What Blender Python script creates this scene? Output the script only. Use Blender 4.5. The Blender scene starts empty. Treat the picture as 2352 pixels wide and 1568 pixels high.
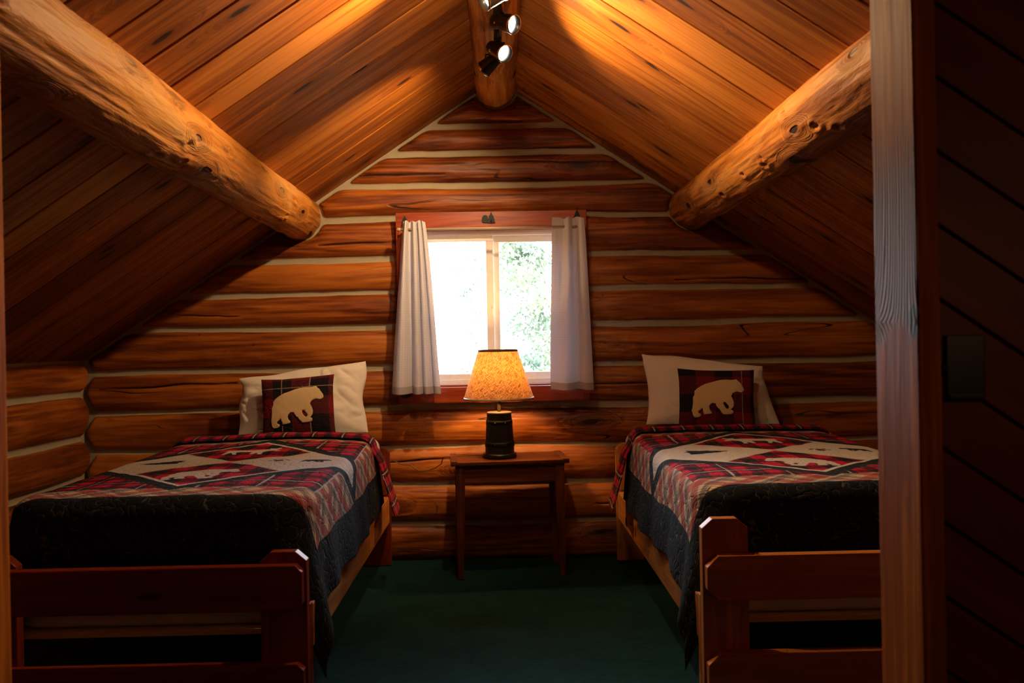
import bpy, bmesh, math, random
import numpy as np
from mathutils import Vector, Matrix
from mathutils.geometry import delaunay_2d_cdt

S = bpy.context.scene
COL = S.collection
random.seed(7)

# ------------------------------------------------------------------ camera
FPX = 2000.0
YAW, ROLL = 0.0130, 0.0192
cd = bpy.data.cameras.new('camera')
cd.sensor_width = 36.0
cd.lens = 36.0 * FPX / 2352.0
cd.clip_start = 0.02
cd.clip_end = 300
cam = bpy.data.objects.new('camera', cd)
COL.objects.link(cam)
fw = Vector((math.sin(YAW), math.cos(YAW), 0))
rt = Vector((math.cos(YAW), -math.sin(YAW), 0))
up = Vector((0, 0, 1))
cr = rt * math.cos(ROLL) - up * math.sin(ROLL)
cu = up * math.cos(ROLL) + rt * math.sin(ROLL)
CH = 1.235
cam.matrix_world = Matrix(((cr.x, cu.x, -fw.x, 0), (cr.y, cu.y, -fw.y, 0), (cr.z, cu.z, -fw.z, CH), (0, 0, 0, 1)))
S.camera = cam
cd.dof.use_dof = True
cd.dof.focus_distance = 4.2
cd.dof.aperture_fstop = 5.0

# ------------------------------------------------------------------ view / world / daylight
S.view_settings.view_transform = 'Standard'
S.view_settings.look = 'None'
S.view_settings.gamma = 1
S.view_settings.use_curve_mapping = False
S.view_settings.exposure = 0.0

S.cycles.max_bounces = 5
S.cycles.diffuse_bounces = 3
S.cycles.glossy_bounces = 2
S.cycles.transmission_bounces = 3
S.cycles.transparent_max_bounces = 8
S.cycles.use_adaptive_sampling = True
S.cycles.adaptive_threshold = 0.07
S.cycles.adaptive_min_samples = 12
S.cycles.sample_clamp_indirect = 6.0

SKY_K = 31.0
w = bpy.data.worlds.new('world'); S.world = w
w.use_nodes = True
bg = w.node_tree.nodes['Background']
bg.inputs[0].default_value = (0.80, 0.86, 1.0, 1)
bg.inputs[1].default_value = SKY_K

def link_light(name, data, loc, target=None):
    o = bpy.data.objects.new(name, data); COL.objects.link(o); o.location = loc
    if target is not None:
        o.rotation_euler = (Vector(target) - Vector(loc)).to_track_quat('-Z', 'Y').to_euler()
    return o

sd = bpy.data.lights.new('sun', 'SUN'); sd.energy = 9.0; sd.angle = math.radians(1.0); sd.color = (1, 0.95, 0.85)
link_light('sun', sd, (0, -5, 8), (1.5, 4, 0))
pd = bpy.data.lights.new('window_portal', 'AREA'); pd.shape = 'RECTANGLE'; pd.size = 0.90; pd.size_y = 0.88
pd.cycles.is_portal = True
link_light('window_portal', pd, (-0.04, 5.09, 1.434), (-0.04, 0, 1.434))

# lamp powers
SPOT_W = dict(A=68, B=52, C=86, D=84, E=20, F=14)
BULB_E = 330.0
# added unseen fill: faint warm light on the camera side of the partition
hd = bpy.data.lights.new('hallway_fill', 'POINT'); hd.energy = 2.6; hd.color = (1.0, 0.50, 0.25); hd.shadow_soft_size = 0.10
link_light('hallway_fill', hd, (1.35, 0.25, 1.45))

# ------------------------------------------------------------------ helpers
def prop(o, label=None, cat=None, group=None, kind=None):
    if label: o['label'] = label
    if cat: o['category'] = cat
    if group: o['group'] = group
    if kind: o['kind'] = kind
    return o

def empty(name, loc=(0, 0, 0), rz=0.0, **k):
    o = bpy.data.objects.new(name, None); COL.objects.link(o)
    o.empty_display_size = 0.1
    o.location = loc; o.rotation_euler = (0, 0, rz)
    return prop(o, **k)

def link(name, me, mat=None, parent=None, **k):
    o = bpy.data.objects.new(name, me); COL.objects.link(o)
    if mat is not None:
        me.materials.clear()
        for m in (mat if isinstance(mat, (list, tuple)) else [mat]): me.materials.append(m)
    if parent is not None: o.parent = parent
    return prop(o, **k)

def from_bm(bm, name='m', smooth=False):
    me = bpy.data.meshes.new(name); bm.normal_update(); bm.to_mesh(me); bm.free()
    if smooth:
        me.polygons.foreach_set('use_smooth', [True] * len(me.polygons))
    return me

def np_mesh(name, V, Q, smooth=True, attrs=None, mats=None):
    me = bpy.data.meshes.new(name)
    V = np.asarray(V, dtype=np.float32); Q = np.asarray(Q, dtype=np.int32)
    me.vertices.add(len(V)); me.vertices.foreach_set('co', V.ravel())
    k = Q.shape[1]
    me.loops.add(Q.size); me.loops.foreach_set('vertex_index', Q.ravel())
    me.polygons.add(len(Q))
    me.polygons.foreach_set('loop_start', np.arange(0, Q.size, k, dtype=np.int32))
    me.polygons.foreach_set('loop_total', np.full(len(Q), k, dtype=np.int32))
    me.polygons.foreach_set('use_smooth', np.full(len(Q), smooth))
    if mats is not None: me.polygons.foreach_set('material_index', np.asarray(mats, dtype=np.int32))
    me.update(calc_edges=True)
    for n, a in (attrs or {}).items():
        a = np.asarray(a, dtype=np.float32)
        if a.ndim == 1:
            at = me.attributes.new(n, 'FLOAT', 'POINT'); at.data.foreach_set('value', a)
        elif a.shape[1] == 2:
            at = me.attributes.new(n, 'FLOAT2', 'POINT'); at.data.foreach_set('vector', a.ravel())
        else:
            if a.shape[1] == 3: a = np.concatenate([a, np.ones((len(a), 1), np.float32)], 1)
            at = me.attributes.new(n, 'FLOAT_COLOR', 'POINT'); at.data.foreach_set('color', a.ravel())
    return me

def grid_quads(nu, nv, wrap_u=False):
    i = np.arange(nu if wrap_u else nu - 1); j = np.arange(nv - 1)
    I, J = np.meshgrid(i, j, indexing='ij')
    I2 = (I + 1) % nu
    return np.stack([I * nv + J, I2 * nv + J, I2 * nv + J + 1, I * nv + J + 1], -1).reshape(-1, 4)

def hash3(i, j, k, seed):
    h = (i * 374761393 + j * 668265263 + k * 2147483647 + seed * 974634777) & 0xFFFFFFFF
    h = ((h ^ (h >> 13)) * 1274126177) & 0xFFFFFFFF
    h = (h ^ (h >> 16)) & 0xFFFFFFFF
    return h.astype(np.float64) / 4294967295.0

def vnoise(x, y, z=0.0, seed=0):
    x, y, z = np.broadcast_arrays(np.asarray(x, float), np.asarray(y, float), np.asarray(z, float))
    xi = np.floor(x).astype(np.int64); yi = np.floor(y).astype(np.int64); zi = np.floor(z).astype(np.int64)
    fx, fy, fz = x - xi, y - yi, z - zi
    fx = fx * fx * (3 - 2 * fx); fy = fy * fy * (3 - 2 * fy); fz = fz * fz * (3 - 2 * fz)
    r = 0
    for a in (0, 1):
        for b in (0, 1):
            for c in (0, 1):
                wgt = (fx if a else 1 - fx) * (fy if b else 1 - fy) * (fz if c else 1 - fz)
                r = r + wgt * hash3(xi + a, yi + b, zi + c, seed)
    return r * 2 - 1

def fbm(x, y, z=0.0, seed=0, oct=3):
    r = 0; a = 1.0; f = 1.0
    for o in range(oct):
        r = r + a * vnoise(np.asarray(x) * f, np.asarray(y) * f, np.asarray(z) * f, seed + o * 17)
        a *= 0.5; f *= 2.03
    return r

def box_bm(bm, c, s, bevel=0.0, rot=None, seg=2):
    r = bmesh.ops.create_cube(bm, size=1.0)
    vs = r['verts']
    M = Matrix.Translation(c) @ (rot.to_4x4() if rot else Matrix.Identity(4)) @ Matrix.Diagonal((s[0], s[1], s[2], 1))
    for v in vs: v.co = M @ v.co
    if bevel > 0:
        es = list({e for v in vs for e in v.link_edges})
        bmesh.ops.bevel(bm, geom=es, offset=bevel, segments=seg, affect='EDGES', profile=0.6)

def box(name, c, s, mat, parent=None, bevel=0.003, rot=None, **k):
    bm = bmesh.new(); box_bm(bm, c, s, bevel, rot)
    return link(name, from_bm(bm, name), mat, parent, **k)

def prism(name, pts, axis, a0, a1, mat, parent=None, bevel=0.003, **k):
    """polygon in a plane, extruded along axis ('x','y','z')"""
    bm = bmesh.new()
    def P(p, a):
        return {'x': (a, p[0], p[1]), 'y': (p[0], a, p[1]), 'z': (p[0], p[1], a)}[axis]
    b = [bm.verts.new(P(p, a0)) for p in pts]; t = [bm.verts.new(P(p, a1)) for p in pts]
    n = len(pts)
    bm.faces.new(b); bm.faces.new(t[::-1])
    for i in range(n): bm.faces.new((b[i], t[i], t[(i + 1) % n], b[(i + 1) % n]))
    bmesh.ops.recalc_face_normals(bm, faces=bm.faces)
    if bevel > 0: bmesh.ops.bevel(bm, geom=list(bm.edges), offset=bevel, segments=2, affect='EDGES', profile=0.6)
    return link(name, from_bm(bm, name), mat, parent, **k)

def lathe(name, prof, mat, parent=None, n=64, M=None, smooth=True, closed=False, **k):
    """prof: list (r,z)"""
    prof = np.array(prof, float); th = np.linspace(0, 2 * math.pi, n, endpoint=False)
    R = prof[:, 0][None, :]; Z = prof[:, 1][None, :]
    V = np.stack([R * np.cos(th)[:, None], R * np.sin(th)[:, None], np.broadcast_to(Z, (n, len(prof)))], -1).reshape(-1, 3)
    if M is not None:
        A = np.array(M); V = V @ A[:3, :3].T + A[:3, 3]
    me = np_mesh(name, V, grid_quads(n, len(prof), True), smooth)
    return link(name, me, mat, parent, **k)

def tube(name, pts, r, mat, parent=None, n=12, **k):
    pts = [Vector(p) for p in pts]
    V = []; prev = None
    for i, p in enumerate(pts):
        d = (pts[min(i + 1, len(pts) - 1)] - pts[max(i - 1, 0)]).normalized()
        a = d.orthogonal().normalized() if prev is None else (prev - d * prev.dot(d)).normalized()
        prev = a; b = d.cross(a)
        rr = r[i] if isinstance(r, (list, tuple)) else r
        for j in range(n):
            t = 2 * math.pi * j / n
            V.append(p + a * math.cos(t) * rr + b * math.sin(t) * rr)
    m = len(pts)
    Q = [(i * n + j, i * n + (j + 1) % n, (i + 1) * n + (j + 1) % n, (i + 1) * n + j) for i in range(m - 1) for j in range(n)]
    bm = bmesh.new(); vs = [bm.verts.new(v) for v in V]
    for q in Q: bm.faces.new([vs[x] for x in q])
    bm.faces.new(vs[:n][::-1]); bm.faces.new(vs[-n:])
    bmesh.ops.recalc_face_normals(bm, faces=bm.faces)
    return link(name, from_bm(bm, name, True), mat, parent, **k)

# ------------------------------------------------------------------ materials
class NT:
    def __init__(s, name):
        s.m = bpy.data.materials.new(name); s.m.use_nodes = True
        s.t = s.m.node_tree; s.t.nodes.clear()
        s.out = s.n('ShaderNodeOutputMaterial')
    def n(s, t, **k):
        x = s.t.nodes.new(t)
        for a, b in k.items(): setattr(x, a, b)
        return x
    def l(s, a, b): s.t.links.new(a, b)
    def setin(s, node, i, v):
        if hasattr(v, 'is_linked') or isinstance(v, bpy.types.NodeSocket): s.l(v, node.inputs[i])
        elif v is not None: node.inputs[i].default_value = v
    def math(s, op, a, b=None, c=None, clamp=False):
        x = s.n('ShaderNodeMath', operation=op, use_clamp=clamp)
        s.setin(x, 0, a); s.setin(x, 1, b); s.setin(x, 2, c)
        return x.outputs[0]
    def mix(s, f, a, b, mode='MIX'):
        x = s.n('ShaderNodeMix', data_type='RGBA', blend_type=mode)
        s.setin(x, 0, f); s.setin(x, 6, a); s.setin(x, 7, b)
        return x.outputs[2]
    def ramp(s, f, stops, interp='LINEAR'):
        x = s.n('ShaderNodeValToRGB'); x.color_ramp.interpolation = interp
        e = x.color_ramp.elements
        while len(e) < len(stops): e.new(0.5)
        for i, (p, c) in enumerate(stops):
            e[i].position = p; e[i].color = tuple(c) + ((1,) if len(c) == 3 else ())
        s.l(f, x.inputs[0]); return x.outputs[0]
    def smooth(s, v, a, b, lo=0.0, hi=1.0):
        x = s.n('ShaderNodeMapRange', interpolation_type='SMOOTHSTEP')
        s.setin(x, 0, v); s.setin(x, 1, a); s.setin(x, 2, b); s.setin(x, 3, lo); s.setin(x, 4, hi)
        return x.outputs[0]
    def coords(s, scale=(1, 1, 1), rot=(0, 0, 0), src='Object'):
        tc = s.n('ShaderNodeTexCoord'); mp = s.n('ShaderNodeMapping')
        s.l(tc.outputs[src], mp.inputs[0]); mp.inputs['Scale'].default_value = scale; mp.inputs['Rotation'].default_value = rot
        return mp.outputs[0]
    def noise(s, vec, scale=1.0, detail=4, rough=0.55, dist=0.0, w=None):
        x = s.n('ShaderNodeTexNoise', noise_dimensions='4D' if w is not None else '3D')
        s.l(vec, x.inputs['Vector']); x.inputs['Scale'].default_value = scale
        x.inputs['Detail'].default_value = detail; x.inputs['Roughness'].default_value = rough; x.inputs['Distortion'].default_value = dist
        if w is not None: s.setin(x, 'W', w)
        return x.outputs[0]
    def voro(s, vec, scale, w=None):
        x = s.n('ShaderNodeTexVoronoi')
        if w is not None:
            a = s.n('ShaderNodeVectorMath', operation='ADD'); s.l(vec, a.inputs[0]); s.l(w, a.inputs[1]); vec = a.outputs[0]
        s.l(vec, x.inputs['Vector']); x.inputs['Scale'].default_value = scale
        return x
    def attr(s, name, out='Fac'):
        x = s.n('ShaderNodeAttribute', attribute_name=name); return x.outputs[out]
    def bump(s, h, strength=0.5, dist=0.01):
        x = s.n('ShaderNodeBump'); s.setin(x, 'Height', h); x.inputs['Strength'].default_value = strength
        x.inputs['Distance'].default_value = dist
        return x.outputs[0]
    def bsdf(s, col, rough=0.5, spec=0.5, normal=None, metal=0.0, coat=0.0, sheen=0.0, emit=None, estr=0.0):
        b = s.n('ShaderNodeBsdfPrincipled')
        s.setin(b, 'Base Color', col if not isinstance(col, tuple) else tuple(col) + ((1,) if len(col) == 3 else ()))
        s.setin(b, 'Roughness', rough); b.inputs['Specular IOR Level'].default_value = spec
        b.inputs['Metallic'].default_value = metal; b.inputs['Coat Weight'].default_value = coat
        b.inputs['Sheen Weight'].default_value = sheen
        if normal is not None: s.l(normal, b.inputs['Normal'])
        if emit is not None: b.inputs['Emission Color'].default_value = tuple(emit) + (1,); b.inputs['Emission Strength'].default_value = estr
        return b.outputs[0]
    def done(s, sh): s.l(sh, s.out.inputs[0]); return s.m

def wood_nodes(t, cols, axis='x', grain=1.0, knot=1.0, knotcol=(0.03, 0.010, 0.004), rnd='rnd', knot_scale=1.0, offset=0.0, gp=False, kplane=None):
    """returns colour socket and height socket"""
    st = {'x': (0.06, 1, 1), 'y': (1, 0.06, 1), 'z': (1, 1, 0.06)}[axis]
    st2 = {'x': (0.35, 1, 1), 'y': (1, 0.35, 1), 'z': (1, 1, 0.35)}[axis]
    r = t.attr(rnd)
    W = t.math('MULTIPLY_ADD', r, 37.0, offset)
    if gp:
        def cc(s_):
            m_ = t.n('ShaderNodeMapping'); t.l(t.attr('gp', 'Vector'), m_.inputs[0]); m_.inputs['Scale'].default_value = s_; return m_.outputs[0]
        v = cc(st); v2 = cc(st2)
    else:
        v = t.coords(st); v2 = t.coords(st2)
    sx_ = t.n('ShaderNodeSeparateXYZ'); t.l(v2, sx_.inputs[0])
    kp = kplane or ('xy' if gp else {'x': 'xz', 'y': 'yz', 'z': 'yz'}[axis])
    cb_ = t.n('ShaderNodeCombineXYZ')
    t.l(sx_.outputs['xyz'.index(kp[0])], cb_.inputs[0]); t.l(sx_.outputs['xyz'.index(kp[1])], cb_.inputs[1])
    # gentle warp so knots are not perfect ellipses
    wn = t.n('ShaderNodeTexNoise'); t.l(v2, wn.inputs['Vector']); wn.inputs['Scale'].default_value = 14; wn.inputs['Detail'].default_value = 1
    wv = t.n('ShaderNodeVectorMath', operation='SCALE'); t.l(wn.outputs['Color'], wv.inputs[0]); wv.inputs['Scale'].default_value = 0.03
    wa = t.n('ShaderNodeVectorMath', operation='ADD'); t.l(cb_.outputs[0], wa.inputs[0]); t.l(wv.outputs[0], wa.inputs[1])
    vk = t.voro(wa.outputs[0], 5.2 * knot_scale, W)
    vk.voronoi_dimensions = '2D'
    ck = t.n('ShaderNodeSeparateColor'); t.l(vk.outputs['Color'], ck.inputs[0])
    has = t.math('LESS_THAN', ck.outputs[0], 0.36 * knot)
    near = t.math('MULTIPLY', t.smooth(vk.outputs['Distance'], 0.30, 0.05), has)
    core = t.math('MULTIPLY', t.smooth(vk.outputs['Distance'], 0.085, 0.045), has)
    # grain rings bent round knots
    g = t.noise(v, 9 * grain, 3, 0.5, 0.4, t.math('ADD', W, t.math('MULTIPLY', near, 0.5)))
    bands = t.math('SINE', t.math('MULTIPLY', g, 46.0))
    fib = t.noise(v, 70 * grain, 4, 0.6, 0.2, W)
    big = t.noise(v2, 2.2, 2, 0.5, 0.3, W)
    f = t.math('MULTIPLY_ADD', bands, 0.06, t.math('MULTIPLY_ADD', big, 0.60, t.math('MULTIPLY', fib, 0.48)))
    f = t.math('ADD', f, t.math('MULTIPLY_ADD', r, 0.22, -0.11))
    c = t.ramp(f, [(0.36, cols[0]), (0.52, cols[1]), (0.70, cols[2])])
    c = t.mix(t.math('MULTIPLY', near, 0.7), c, tuple(cols[0]) + (1,))
    c = t.mix(core, c, tuple(knotcol) + (1,))
    h = t.math('ADD', t.math('MULTIPLY', bands, 0.15), t.math('SUBTRACT', fib, t.math('MULTIPLY', core, 0.5)))
    return c, h, core

def wood(name, cols, axis='x', rough=0.45, spec=0.4, bump=0.25, bdist=0.004, coat=0.0, **k):
    t = NT(name)
    c, h, core = wood_nodes(t, cols, axis, **k)
    return t.done(t.bsdf(c, rough, spec, t.bump(h, bump, bdist), coat=coat))

C_CEIL = [(0.17, 0.042, 0.004), (0.33, 0.100, 0.009), (0.52, 0.19, 0.026)]
C_LOG = [(0.06, 0.010, 0.0013), (0.225, 0.050, 0.0045), (0.47, 0.14, 0.016)]
C_PINE = [(0.26, 0.078, 0.010), (0.54, 0.205, 0.030), (0.70, 0.32, 0.062)]
C_BED = [(0.42, 0.14, 0.028), (0.60, 0.24, 0.055), (0.72, 0.34, 0.10)]
C_BEDRED = [(0.15, 0.016, 0.003), (0.22, 0.028, 0.004), (0.30, 0.045, 0.007)]
C_POST = [(0.34, 0.085, 0.007), (0.60, 0.19, 0.016), (0.78, 0.31, 0.034)]
C_PANEL = [(0.10, 0.013, 0.003), (0.16, 0.021, 0.004), (0.22, 0.034, 0.007)]
C_CASE = [(0.20, 0.025, 0.006), (0.34, 0.05, 0.010), (0.46, 0.085, 0.015)]
C_TABLE = [(0.09, 0.020, 0.005), (0.19, 0.045, 0.010), (0.28, 0.075, 0.016)]

M_ceil = wood('ceiling_boards', C_CEIL, 'x', rough=0.50, spec=0.15, bump=0.12, knot=1.0, gp=True, grain=0.9)
def m_peeled():
    t = NT('peeled_log')
    c, h, core = wood_nodes(t, C_PINE, 'y', grain=0.8, knot=1.6, knot_scale=1.1, offset=3.0)
    v = t.coords((1, 0.25, 1))
    pt = t.noise(v, 5.0, 4, 0.6, 0.8)
    c = t.mix(t.smooth(pt, 0.52, 0.66, 0, 0.6), c, (0.62, 0.34, 0.115, 1))
    pt2 = t.noise(v, 9.0, 5, 0.65, 1.2)
    c = t.mix(t.smooth(pt2, 0.56, 0.70, 0, 0.75), c, (0.14, 0.045, 0.010, 1))
    hh = t.math('SUBTRACT', t.math('MULTIPLY_ADD', pt2, 1.8, h), t.math('MULTIPLY', core, 1.5))
    return t.done(t.bsdf(c, 0.55, 0.2, t.bump(hh, 0.7, 0.008)))
M_peel = m_peeled()

def m_wall(name, axis):
    t = NT(name)
    c, h, core = wood_nodes(t, C_LOG, axis, grain=0.8, knot=0.55, knot_scale=0.8)
    # long drying cracks
    vc = t.coords({'x': (0.10, 1, 1), 'y': (1, 0.10, 1)}[axis])
    ck = t.noise(vc, 5.0, 2, 0.5, 0.5, t.math('MULTIPLY', t.attr('rnd'), 91.0))
    crack = t.smooth(t.math('ABSOLUTE', t.math('SUBTRACT', ck, 0.5)), 0.004, 0.0015)
    cm = t.smooth(t.noise(vc, 3.0, 1, 0.5, 0, t.math('MULTIPLY', t.attr('rnd'), 13.0)), 0.52, 0.60)
    crack = t.math('MULTIPLY', crack, cm)
    crack = t.math('MAXIMUM', crack, t.smooth(t.attr('crk'), 0.35, 0.75))
    c = t.mix(crack, c, (0.02, 0.006, 0.002, 1))
    h = t.math('SUBTRACT', h, t.math('MULTIPLY', crack, 2.0))
    cut = t.attr('cut')
    nz = t.noise(t.coords(), 60, 3, 0.6)
    m = t.smooth(t.math('ADD', cut, t.math('MULTIPLY_ADD', nz, 0.003, -0.0015)), -0.0008, 0.0010)
    ch = t.mix(t.noise(t.coords(), 12, 4, 0.6), (0.32, 0.265, 0.17, 1), (0.43, 0.365, 0.25, 1))
    col = t.mix(m, ch, c)
    ro = t.math('MULTIPLY_ADD', m, -0.38, 0.85)
    hh = t.math('MULTIPLY', m, h)
    return t.done(t.bsdf(col, ro, 0.4, t.bump(hh, 0.45, 0.006)))
M_wallx = m_wall('log_wall_x', 'x'); M_wally = m_wall('log_wall_y', 'y')

M_bed_x = wood('bed_pine_x', C_BED, 'x', rough=0.42, knot=0.5, bump=0.12, bdist=0.002)
M_bed_y = wood('bed_pine_y', C_BED, 'y', rough=0.42, knot=0.5, bump=0.12, bdist=0.002)
M_bed_z = wood('bed_pine_z', C_BED, 'z', rough=0.42, knot=0.5, bump=0.12, bdist=0.002)
M_red_x = wood('red_pine_x', C_BEDRED, 'x', rough=0.36, knot=0.5, bump=0.12, bdist=0.002)
M_red_z = wood('red_pine_z', C_BEDRED, 'z', rough=0.36, knot=0.3, bump=0.12, bdist=0.002)
M_case_x = wood('casing_x', C_CASE, 'x', rough=0.35, knot=0.4, bump=0.1)
M_case_z = wood('casing_z', C_CASE, 'z', rough=0.35, knot=0.4, bump=0.1)
M_tab_x = wood('table_x', C_TABLE, 'x', rough=0.3, knot=0.0, bump=0.06)
M_tab_z = wood('table_z', C_TABLE, 'z', rough=0.4, knot=0.0, bump=0.08)

def m_post():
    t = NT('varnished_post')
    c, h, core = wood_nodes(t, C_POST, 'z', grain=1.3, knot=0.5, knot_scale=1.4, offset=1.7)
    tc = t.n('ShaderNodeTexCoord'); sp = t.n('ShaderNodeSeparateXYZ'); t.l(tc.outputs['Object'], sp.inputs[0])
    X_, Y_, Z_ = sp.outputs
    # weathered raised grain with window sheen painted in grey, right post's room side only
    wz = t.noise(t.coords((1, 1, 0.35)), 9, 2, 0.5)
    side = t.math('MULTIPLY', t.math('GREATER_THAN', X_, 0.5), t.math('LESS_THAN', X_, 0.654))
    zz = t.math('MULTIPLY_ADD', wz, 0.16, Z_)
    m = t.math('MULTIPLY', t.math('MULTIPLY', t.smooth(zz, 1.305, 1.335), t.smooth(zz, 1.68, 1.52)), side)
    # grain curving round the knot
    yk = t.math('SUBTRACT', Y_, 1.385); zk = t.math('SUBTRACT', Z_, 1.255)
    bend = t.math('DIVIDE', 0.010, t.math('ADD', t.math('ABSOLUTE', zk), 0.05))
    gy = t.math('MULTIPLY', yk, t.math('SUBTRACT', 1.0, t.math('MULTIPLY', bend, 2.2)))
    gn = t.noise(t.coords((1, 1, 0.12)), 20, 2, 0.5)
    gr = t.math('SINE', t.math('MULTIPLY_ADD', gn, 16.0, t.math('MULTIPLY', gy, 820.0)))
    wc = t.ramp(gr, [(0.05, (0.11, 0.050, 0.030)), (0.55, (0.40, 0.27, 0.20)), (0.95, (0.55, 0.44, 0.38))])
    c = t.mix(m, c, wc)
    d2 = t.math('ADD', t.math('POWER', t.math('DIVIDE', t.math('SUBTRACT', Y_, 1.363), 0.017), 2.0), t.math('POWER', t.math('DIVIDE', zk, 0.030), 2.0))
    kn = t.math('MULTIPLY', t.smooth(d2, 1.1, 0.6), side)
    c = t.mix(kn, c, (0.09, 0.075, 0.06, 1))
    h2 = t.math('ADD', t.math('MULTIPLY', h, t.math('SUBTRACT', 1.0, m)), t.math('MULTIPLY', t.math('MULTIPLY', gr, m), 0.6))
    return t.done(t.bsdf(c, 0.55, 0.05, t.bump(h2, 0.35, 0.003)))
M_post = m_post()
M_panel = wood('partition_panel', C_PANEL, 'x', rough=0.5, knot=0.4, bump=0.15)

def m_carpet():
    t = NT('green_carpet')
    v = t.coords()
    n1 = t.noise(v, 260, 3, 0.7); n2 = t.noise(v, 5, 4, 0.6); n3 = t.noise(t.coords((0.3, 1, 1)), 60, 3, 0.6)
    f = t.math('MULTIPLY_ADD', n1, 0.5, t.math('MULTIPLY_ADD', n3, 0.35, t.math('MULTIPLY', n2, 0.3)))
    c = t.ramp(f, [(0.38, (0.003, 0.015, 0.017)), (0.75, (0.011, 0.060, 0.056))])
    return t.done(t.bsdf(c, 0.95, 0.1, t.bump(n1, 0.6, 0.004), sheen=0.0))
M_carpet = m_carpet()

def m_plain(name, col, rough=0.5, spec=0.5, metal=0.0, nscale=40, namt=0.08, bump=0.0, **k):
    t = NT(name)
    n = t.noise(t.coords(), nscale, 3, 0.6)
    lo = tuple(c * (1 - namt) for c in col) + (1,); hi = tuple(min(1, c * (1 + namt)) for c in col) + (1,)
    c = t.mix(n, lo, hi)
    nm = t.bump(n, bump, 0.002) if bump > 0 else None
    return t.done(t.bsdf(c, rough, spec, nm, metal=metal, **k))

M_black = m_plain('black_metal', (0.010, 0.009, 0.008), 0.35, 0.5, 0.0)
M_iron = m_plain('black_iron', (0.012, 0.014, 0.013), 0.5, 0.5, 0.6)
M_chrome = m_plain('chrome', (0.6, 0.57, 0.52), 0.2, 0.5, 1.0)
M_brass = m_plain('aged_brass', (0.30, 0.23, 0.13), 0.35, 0.5, 1.0)
M_vinyl = m_plain('white_vinyl', (0.84, 0.80, 0.76), 0.4, 0.4)
M_rod = m_plain('cream_rod', (0.42, 0.33, 0.22), 0.35, 0.5)
M_plate = m_plain('dark_plate', (0.006, 0.006, 0.006), 0.35, 0.4)
M_ticking = m_plain('mattress_ticking', (0.62, 0.60, 0.58), 0.9, 0.2, nscale=14, bump=0.4)
M_slat = m_plain('slat_board', (0.55, 0.42, 0.24), 0.6, 0.3)
M_cord = m_plain('lamp_cord', (0.16, 0.07, 0.02), 0.5, 0.4)
M_lampbase = m_plain('lamp_base_black', (0.014, 0.012, 0.011), 0.32, 0.5)
M_lamprim = m_plain('lamp_base_rim', (0.20, 0.15, 0.10), 0.4, 0.5)
M_binding = m_plain('shade_binding', (0.10, 0.06, 0.035), 0.8, 0.2)

def m_linen(name, col, weave=260, rough=0.85, transl=0.0, wr=0.25):
    t = NT(name)
    n = t.noise(t.coords(), 18, 4, 0.6, 0.6)
    nf = t.noise(t.coords(), weave, 2, 0.6)
    c = t.mix(nf, tuple(x * 0.90 for x in col) + (1,), tuple(col) + (1,))
    nm = t.bump(t.math('ADD', n, t.math('MULTIPLY', nf, 0.15)), wr, 0.01)
    b = t.bsdf(c, rough, 0.15, nm, sheen=0.1)
    if transl > 0:
        tr = t.n('ShaderNodeBsdfTranslucent'); t.l(c, tr.inputs[0])
        mx = t.n('ShaderNodeMixShader'); mx.inputs[0].default_value = transl
        t.l(b, mx.inputs[1]); t.l(tr.outputs[0], mx.inputs[2]); b = mx.outputs[0]
    return t.done(b)
M_pillow = m_linen('pillow_cotton', (0.78, 0.71, 0.62))
M_sheet = m_linen('sheet_cotton', (0.74, 0.72, 0.74))
M_bearcloth = m_linen('bear_felt', (0.60, 0.44, 0.24), wr=0.1)
def m_curtain():
    t = NT('curtain_cloth')
    uv = t.attr('uvp', 'Vector')
    sp = t.n('ShaderNodeSeparateXYZ'); t.l(uv, sp.inputs[0])
    gx = t.math('SINE', t.math('MULTIPLY', sp.outputs[0], 420.0)); gy = t.math('SINE', t.math('MULTIPLY', sp.outputs[1], 500.0))
    g = t.math('MAXIMUM', gx, gy)
    c = t.mix(t.smooth(g, 0.75, 1.0), (0.72, 0.70, 0.76, 1), (0.62, 0.60, 0.66, 1))
    hem = t.smooth(sp.outputs[1], 0.045, 0.040)
    c = t.mix(hem, c, (0.46, 0.41, 0.45, 1))
    b = t.bsdf(c, 0.9, 0.1, t.bump(g, 0.1, 0.001))
    tr = t.n('ShaderNodeBsdfTranslucent'); t.l(c, tr.inputs[0])
    mx = t.n('ShaderNodeMixShader'); t.l(t.math('MULTIPLY_ADD', hem, -0.05, 0.20), mx.inputs[0])
    t.l(b, mx.inputs[1]); t.l(tr.outputs[0], mx.inputs[2])
    return t.done(mx.outputs[0])
M_curtain = m_curtain()

def m_glass():
    t = NT('window_glass')
    tr = t.n('ShaderNodeBsdfTransparent'); tr.inputs[0].default_value = (0.94, 0.97, 0.96, 1)
    gl = t.n('ShaderNodeBsdfGlossy'); gl.inputs['Roughness'].default_value = 0.02
    fr = t.n('ShaderNodeFresnel'); fr.inputs[0].default_value = 1.45
    mx = t.n('ShaderNodeMixShader'); t.l(fr.outputs[0], mx.inputs[0]); t.l(tr.outputs[0], mx.inputs[1]); t.l(gl.outputs[0], mx.inputs[2])
    return t.done(mx.outputs[0])
M_glass = m_glass()

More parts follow.
